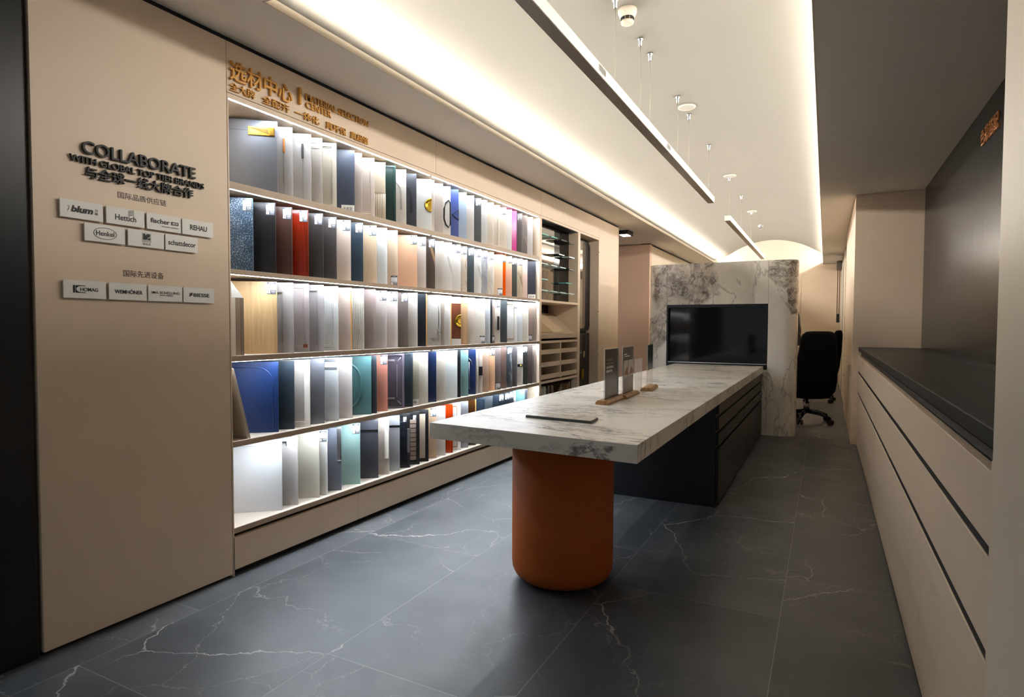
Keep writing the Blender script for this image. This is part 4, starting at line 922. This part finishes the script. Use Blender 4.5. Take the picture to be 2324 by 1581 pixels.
def holder(y0, y1, x0, x1, hh, lb, art, base=True):
    """acrylic plate from (x0,y0) to (x1,y1) standing in a wooden bar"""
    d = Vector((x1 - x0, y1 - y0)); L = d.length; a = atan2(d.y, d.x)
    t = thing('sign_holder', (x0, y0, zt), lb, 'sign', 'acrylic sign holders on the island', a)
    f = MB(); z0 = 0.012 if base else 0.003
    f.box(0, L, -0.003, 0.003, z0, hh); part('plate', f, ACR, t, 0, True)
    f = MB()
    if base: f.prism([(-0.038, 0), (0.038, 0), (0.038, 0.012), (0.026, 0.022), (-0.026, 0.022), (-0.038, 0.012)], lambda u, v, w: (w, u, v), -0.03, L + 0.03); part('base', f, WOODB, t, 0.001, True)
    else: f.box(0, L, -0.05, 0.003, 0, 0.003); part('base', f, ACR, t, 0, True)
    if art: art(t, L, hh)
    return t
def sheetpart(t, L, z0, z1, m_, i=0.006, name='print'):
    f = MB(); f.box(i, L - i, -0.0042, -0.0032, z0, z1); return part(name, f, m_, t, 0, True)
def art1(t, L, hh):
    s = sheetpart(t, L, 0.02, hh - 0.006, mat((30, 36, 40), 0.2, name='dark print')); fr = lambda u, v, w: (u * L, -0.0043 - w, v * hh)
    g = MB(); g.prism([(.025, .80), (.975, .80), (.975, .975), (.025, .975)], fr, 0, .0002, 0); letters(g, 'TRENDY', fr, .09, .55, .765, .80, .0003, .0006, .01, 0, 1); letters(g, 'DECORS', fr, .09, .57, .70, .735, .0003, .0006, .01, 0, 1)
    letters(g, '百木花色全', fr, .09, .60, .625, .675, .0003, .0006, .01, 0, 2); letters(g, '最新花色', fr, .09, .50, .555, .605, .0003, .0006, .01, 0, 2)
    part('lettering', g, [mat((14, 20, 26), 0.2, name='navy print'), mat((150, 124, 88), 0.4, name='bronze print'), WHITE], s, 0, True)
def art2(t, L, hh):
    s = sheetpart(t, L, 0.02, hh - 0.006, mat((70, 62, 56), 0.2, name='brown print')); fr = lambda u, v, w: (u * L, -0.0043 - w, v * hh); g = MB()
    for a, b_ in ((.08, .47), (.51, .95)):
        g.prism([(a, .40), (b_, .40), (b_, .72), (a, .72)], fr, 0, .0002, 0); g.prism([(a, .10), (b_, .10), (b_, .37), (a, .37)], fr, 0, .0002, 2)
    g.prism([(.12, .46), (.44, .42), (.44, .60), (.30, .57)], fr, .0002, .0004, 1); g.prism([(.56, .42), (.93, .46), (.93, .50), (.75, .60), (.62, .46)], fr, .0002, .0004, 1)
    for k, (w_, v) in enumerate(((.30, .83), (.55, .79))): g.prism([(.08, v), (.08 + w_, v), (.08 + w_, v + .018), (.08, v + .018)], fr, 0, .0003, 0)
    part('picture', g, [mat((206, 198, 188), 0.4, name='cream print'), mat((146, 76, 44), 0.4, name='rust print'), mat((150, 138, 128), 0.4, name='faded print')], s, 0, True)
def art4(t, L, hh):
    sheetpart(t, L, hh * .44, hh - 0.005, mat((16, 26, 32), 0.2, name='navy print'))
def mkholder(p0, p1, ptop, lb, art, base=True, z=zt + 0.015):
    a = onZ(*p0, z); b_ = onZ(*p1, z)
    k = (Vector((a.x, a.y))).length / Vector((onX(ptop[0], ptop[1], a.x).x, onX(ptop[0], ptop[1], a.x).y)).length
    dd = _ray(*ptop); s_ = Vector((a.x, a.y)).length / Vector((dd.x, dd.y)).length; top = CAMZ + dd.z * s_
    return holder(a.y, b_.y, a.x, b_.x, top - zt, lb, art, base)
mkholder((1370.6, 910.5), (1402.4, 898.7), (1366.9, 790.6), 'acrylic sign holder with dark poster and bronze lettering, nearest the table end', art1)
mkholder((1411.5, 898.2), (1435.7, 888), (1407.2, 785.8), 'acrylic sign holder with brown poster of four pictures', art2)
mkholder((1441, 886.9), (1456, 880.4), (1440, 814.8), 'short empty clear acrylic holder between two taller ones', None, False)
mkholder((1468, 881.5), (1479.8, 874), (1468, 781.5), 'tall clear acrylic holder with a small navy card at its top', art4)

# ================================================================== CEILING FITTINGS
TW, TZ = 0.066, 2.45; TX = -1.09
LOUV = mat((150, 143, 134), 0.3, 0.35, 'dark louvre'); WPAINT = mat((224, 218, 206), 0.5, name='white aluminium')
def pendant(y0, y1, seams, wires, lb):
    t = thing('linear_pendant', (TX, (y0 + y1) / 2, TZ), lb, 'light', 'linear pendant lights under the vault')
    ys = [y0] + list(seams) + [y1]
    for a, b_ in zip(ys, ys[1:]):
        f = MB(); f.box(TX - TW / 2, TX + TW / 2, a + 0.002, b_ - 0.002, TZ + 0.002, TZ + 0.062); f.box(TX - TW / 2 + .004, TX + TW / 2 - .004, a, b_, TZ + 0.03, TZ + 0.05)
        h_ = part('housing', f, WPAINT, t)
        g = MB(); g.box(TX - TW / 2 + 0.002, TX + TW / 2 - 0.002, a + 0.004, b_ - 0.004, TZ - 0.0005, TZ + 0.002); g2 = part('diffuser', g, LOUV, h_)
        g2.location = (0, 0, 0)
    for y in seams:
        f = MB(); f.box(TX + TW / 2, TX + TW / 2 + 0.004, y - 0.05, y + 0.05, TZ + 0.02, TZ + 0.05); part('joint_plate', f, STEEL, t)
    for y in wires:
        f = MB(); zc = vz(TX); f.tube([(TX, y, TZ + 0.06), (TX + 0.004, y + .01, (TZ + zc) / 2), (TX, y, zc - 0.02)], 0.0022, 6); w_ = part('cable', f, mat((170, 164, 152), 0.4, name='cable'), t)
        f = MB(); f.lathe([(0.006, zc - 0.05), (0.011, zc - 0.045), (0.011, zc - 0.012), (0.020, zc - 0.006), (0.020, zc)], (TX, y, 0), 14); part('ceiling_mount', f, STEEL, w_)
pendant(1.80, 6.63, (3.05, 4.55), (2.30, 3.36, 3.88, 4.12, 4.98, 5.43, 6.44), 'long white linear pendant with dark underside, nearest over the island')
pendant(7.80, 12.5, (10.1,), (7.9, 9.1, 10.4, 11.8), 'second linear pendant in line, far over the marble unit')
def onvault(px, py):
    z = 3.0
    for _ in range(8): p = onZ(px, py, z); z = vz(p.x)
    return p
c1 = onvault(1424, 22); t = thing('smoke_detector', (c1.x, c1.y, vz(c1.x) - 0.085), 'white smoke detector on the vault above the pendant', 'smoke detector')
zz = vz(c1.x)
f = MB(); f.lathe([(0.055, zz + .005), (0.054, zz - 0.02), (0.043, zz - 0.045), (0.040, zz - 0.048)], (c1.x, c1.y, 0), 28); part('base', f, mat((228, 214, 196), 0.5, name='ivory plastic'), t)
f = MB()
for k in range(8):
    a0 = 2 * pi * k / 8
    for z_ in (0.051, 0.060): f.tube([(c1.x + 0.036 * cos(a0 + q * .12), c1.y + 0.036 * sin(a0 + q * .12), zz - z_) for q in range(6)], 0.0035, 6)
part('vent', f, BLACK, t)
f = MB(); f.lathe([(0.034, zz - 0.046), (0.034, zz - 0.066), (0.038, zz - 0.068), (0.036, zz - 0.080), (0.028, zz - 0.085)], (c1.x, c1.y, 0), 28); part('cap', f, mat((228, 214, 196), 0.5, name='ivory plastic'), t)
for (px, py), lb in (((1558.4, 242), 'round ceiling speaker nearest, beside the pendant cables'), ((1656.5, 398.5), 'round ceiling speaker midway along the vault'), ((1706.7, 479), 'small round ceiling speaker farthest along the vault')):
    c = onvault(px, py); sl_a = -atan2(-2 * 0.36 * (c.x - CXV), 1)
    t = thing('ceiling_speaker', (c.x, c.y, c.z), lb, 'speaker', 'round speakers in the vault')
    f = MB(); f.lathe([(0.072, 0.004), (0.075, -0.006), (0.066, -0.012), (0.060, -0.009)], (0, 0, 0), 32); part('rim', f, WPAINT, t, 0, True)
    f = MB(); f.lathe([(0.060, -0.002), (0.060, -0.0105)], (0, 0, 0), 32); part('grille', f, mat((186, 182, 172), 0.6, name='speaker mesh'), t, 0, True)
    t.rotation_euler = (0, sl_a, 0)
c = onvault(1726, 512)
t = thing('sprinkler', (c.x, c.y, c.z - 0.07), 'small fire sprinkler head far along the vault', 'sprinkler')
f = MB(); f.lathe([(0.045, c.z), (0.045, c.z - 0.012), (0.02, c.z - 0.02), (0.012, c.z - 0.06)], (c.x, c.y, 0), 16); part('body', f, STEEL, t)
f = MB(); f.lathe([(0.022, c.z - 0.07), (0.022, c.z - 0.067)], (c.x, c.y, 0), 16); part('deflector', f, STEEL, t)
c = onZ(1420, 528, ZC - .02)
t = thing('ceiling_spot', (c.x, c.y, ZC - 0.06), 'square black surface spotlight in the nook ceiling', 'light')
f = MB(); f.box(c.x - .09, c.x + .07, c.y - .12, c.y + .12, ZC - 0.055, ZC - 0.0005); part('housing', f, BLACK, t, 0.003)
f = MB(); f.box(c.x - .06, c.x + .045, c.y - .09, c.y + .09, ZC - 0.058, ZC - 0.055); part('lens', f, glow((1, .92, .8), 9.0, 'spot lens'), t)

# ================================================================== OFFICE END
def loft(f, secs, m=0, sm=True):
    """secs: list of closed rings with the same count"""
    R = [f.pts(s) for s in secs]; n = len(R[0])
    for a, b_ in zip(R, R[1:]):
        for k in range(n): f.face([a[k], a[(k + 1) % n], b_[(k + 1) % n], b_[k]], m, sm)
    f.face(R[0][::-1], m, sm); f.face(R[-1], m, sm)
CLOTH = mat((8, 10, 15), 0.85, name='black fabric', spec=0.2); CHROME = mat((150, 150, 152), 0.2, 1.0, 'chrome'); PLAS = mat((14, 15, 17), 0.4, name='black plastic')
def make_chair(loc, rz, lb):
    """high-backed swivel chair; local -y is its back"""
    t = thing('office_chair', loc, lb, 'chair', 'black office chairs', rz); f = MB(); secs = []
    for z, w, y, d in ((0.30, .10, -.10, .03), (0.31, .20, -.12, .06), (0.40, .245, -.17, .075), (0.55, .25, -.21, .07), (0.72, .235, -.235, .06), (0.88, .215, -.25, .055), (1.0, .205, -.26, .05), (1.07, .19, -.265, .045), (1.105, .15, -.265, .03), (1.112, .09, -.265, .012)):
        ring = []
        for k in range(20):
            a = 2 * pi * k / 20; cx_ = math.copysign(abs(cos(a)) ** .6, cos(a)); sx = math.copysign(abs(sin(a)) ** .6, sin(a)); ring.append((w * cx_, y + d * sx + 0.05 * (w * cx_ / .25) ** 2, z))
        secs.append(ring)
    loft(f, secs); part('backrest', f, CLOTH, t, 0, True)
    f = MB(); secs = []
    for z, s_ in ((0.40, .80), (0.415, .95), (0.46, 1.0), (0.485, .97), (0.495, .85)):
        secs.append([(0.25 * s_ * math.copysign(abs(cos(a)) ** .5, cos(a)), 0.10 + 0.25 * s_ * math.copysign(abs(sin(a)) ** .5, sin(a)), z) for a in [2 * pi * k / 20 for k in range(20)]])
    loft(f, secs); part('seat', f, CLOTH, t, 0, True)
    f = MB(); f.lathe([(0.035, .12), (0.035, .25), (0.022, .26), (0.022, .40)], (0, 0.06, 0), 16); part('gas_lift', f, CHROME, t, 0, True)
    for s_ in (-1, 1):
        f = MB(); f.tube([(s_ * .24, -.10, .44), (s_ * .29, -.06, .50), (s_ * .29, .0, .66), (s_ * .285, .20, .67)], 0.018, 8); part('armrest', f, PLAS, t, 0, True)
    for k in range(5):
        a = 2 * pi * k / 5 + .32; d = Vector((cos(a), sin(a), 0)); o0 = Vector((0, .06, 0)); f = MB()
        f.tube([o0 + Vector((0, 0, .135)), o0 + d * .16 + Vector((0, 0, .12)), o0 + d * .30 + Vector((0, 0, .075))], [0.028, .022, .016], 8); lg = part('leg', f, mat((52, 52, 54), 0.25, 0.8, 'dark metal'), t, 0, True)
        f = MB(); c_ = o0 + d * .30; e = Vector((-d.y, d.x, 0))
        for s_ in (-1, 1): f.tube([c_ + e * (s_ * .010) + Vector((0, 0, .03)), c_ + e * (s_ * .028) + Vector((0, 0, .03))], 0.03, 16)
        f.tube([c_ + Vector((0, 0, .03)), c_ + Vector((0, 0, .085))], 0.010, 8); part('caster', f, PLAS, lg, 0, True)
    return t
make_chair((-0.165, 8.18, 0), radians(24), 'black high-backed office chair right behind the marble unit')
make_chair((-0.075, 10.6, 0), radians(84), 'black office chair farther back, mostly hidden by the near one')
# desk and the woman working at it
t = thing('desk', (-1.0, 8.9, 0), 'white topped desk behind the marble unit', 'desk')
f = MB(); f.box(-1.75, -0.62, 8.45, 9.45, 0.72, 0.75); part('desktop', f, WHITE, t, 0.002)
for x in (-1.7, -0.68):
    f = MB(); f.box(x - .02, x + .02, 8.5, 9.4, 0, 0.72); part('leg', f, TAN_D, t)
t = thing('waste_bin', (-0.375, 8.60, 0), 'taupe bin with white rim beside the marble unit', 'bin')
f = MB(); f.lathe([(0.05, 0.0), (0.085, 0.90)], (-0.375, 8.60, 0), 24); part('body', f, TAN_D, t)
f = MB(); f.lathe([(0.086, 0.90), (0.09, 0.905), (0.09, 0.915), (0.078, 0.918)], (-0.375, 8.60, 0), 24); part('rim', f, WHITE, t)
t = thing('stool', (-0.42, 9.0, 0), 'plain stool the seated woman sits on', 'stool')
f = MB(); f.lathe([(0.18, .44), (0.19, .46), (0.19, .485), (0.17, .495)], (-0.42, 9.0, 0), 24); part('seat', f, CLOTH, t)
f = MB(); f.lathe([(0.17, 0), (0.17, .02), (0.025, .04), (0.025, .44)], (-0.42, 9.0, 0), 20); part('stem', f, CHROME, t)
def skin(name, verts, edges, radii, m_, parent=None, root=0, sub=2):
    me = bpy.data.meshes.new(name); me.from_pydata(verts, edges, []); o = bpy.data.objects.new(name, me); COL.objects.link(o)
    sk = o.modifiers.new('skin', 'SKIN'); sk.use_smooth_shade = True
    for v, r in zip(me.skin_vertices[0].data, radii): v.radius = (r, r) if not isinstance(r, tuple) else r; v.use_root = False
    me.skin_vertices[0].data[root].use_root = True
    ss = o.modifiers.new('sub', 'SUBSURF'); ss.levels = sub; ss.render_levels = sub
    me.materials.append(m_)
    if parent: o.parent = parent
    return o
px_, py_ = -0.41, 9.0
SKIN = mat((206, 158, 132), 0.5, name='skin')
pe = thing('person', (px_, py_, 0), 'seated woman in dark clothes with long dark hair beyond the marble unit', 'person')
V = [(0, 0, .56), (0.02, 0, .74), (0.03, 0, .92), (0.03, 0, 1.07), (0.0, 0, 1.14), (-0.02, 0, 1.20)]; Eg = [(0, 1), (1, 2), (2, 3), (3, 4), (4, 5)]; Rd = [(.13, .15), (.10, .13), (.10, .14), (.085, .13), .05, .042]
for s_ in (-1, 1):
    b0 = len(V); V += [(0.03, s_ * .165, 1.07), (0.10, s_ * .23, .86), (-0.10, s_ * .20, .775), (-0.19, s_ * .18, .772)]; Eg += [(3, b0), (b0, b0 + 1), (b0 + 1, b0 + 2), (b0 + 2, b0 + 3)]; Rd += [.058, .045, .034, .026]
    b1 = len(V); V += [(-0.05, s_ * .09, .54), (-0.40, s_ * .10, .50), (-0.38, s_ * .10, .10), (-0.44, s_ * .10, .035), (-0.52, s_ * .10, .03)]; Eg += [(0, b1), (b1, b1 + 1), (b1 + 1, b1 + 2), (b1 + 2, b1 + 3), (b1 + 3, b1 + 4)]; Rd += [.085, .062, .042, .035, .028]
skin('body', V, Eg, Rd, mat((16, 18, 26), 0.8, name='dark clothing'), pe)
f = MB(); secs = []
for z, rx, ry, ox in ((1.17, .035, .035, -.02), (1.21, .055, .05, -.045), (1.25, .085, .066, -.05), (1.30, .098, .076, -.045), (1.35, .095, .075, -.04), (1.39, .072, .06, -.035), (1.41, .03, .03, -.03)):
    secs.append([(ox + rx * cos(2 * pi * k / 20), ry * sin(2 * pi * k / 20), z) for k in range(20)])
loft(f, secs); f.prism([(-.135, 1.27), (-.16, 1.265), (-.14, 1.31)], lambda a, b_, w: (a, w, b_), -.012, .012); part('head', f, SKIN, pe, 0, True)
f = MB()
for s_ in (-1, 1): f.lathe([(0.002, -.004), (0.008, 0), (0.002, .004)], (-0.136, s_ * .03, 1.30), 10, 0, 'x')
part('eyes', f, INK, pe, 0, True)
f = MB(); f.box(-.138, -.132, -.022, .022, 1.233, 1.243); part('mouth', f, mat((160, 80, 74), 0.5, name='lips'), pe, 0, True)
f = MB(); secs = []
for z, rx, ry, ox in ((1.02, .03, .07, .085), (1.12, .045, .085, .075), (1.22, .07, .088, .035), (1.30, .095, .09, .005), (1.37, .102, .088, -.02), (1.41, .085, .07, -.03), (1.43, .035, .035, -.03)):
    secs.append([(ox + rx * cos(2 * pi * k / 20), ry * sin(2 * pi * k / 20), z) for k in range(20)])
loft(f, secs); part('hair', f, mat((18, 15, 15), 0.5, name='dark hair'), pe, 0, True)
for s_ in (-1, 1):
    hv = [(-.19, s_ * .18, .772), (-.235, s_ * .178, .768)]; he = [(0, 1)]; hr = [.024, .026]
    for q in range(4):
        b0 = len(hv); oy = (q - 1.5) * .018; ln = (.058, .068, .064, .05)[q]; hv += [(-.255, s_ * .178 + oy, .768), (-.255 - ln * .6, s_ * .178 + oy, .772), (-.255 - ln, s_ * .178 + oy, .758)]; he += [(1, b0), (b0, b0 + 1), (b0 + 1, b0 + 2)]; hr += [.010, .009, .007]
    b0 = len(hv); hv += [(-.225, s_ * .150, .762), (-.255, s_ * .138, .758)]; he += [(0, b0), (b0, b0 + 1)]; hr += [.011, .009]
    skin('hand', hv, he, hr, SKIN, pe, 0, 1)
bpy.data.objects.remove(_fo)
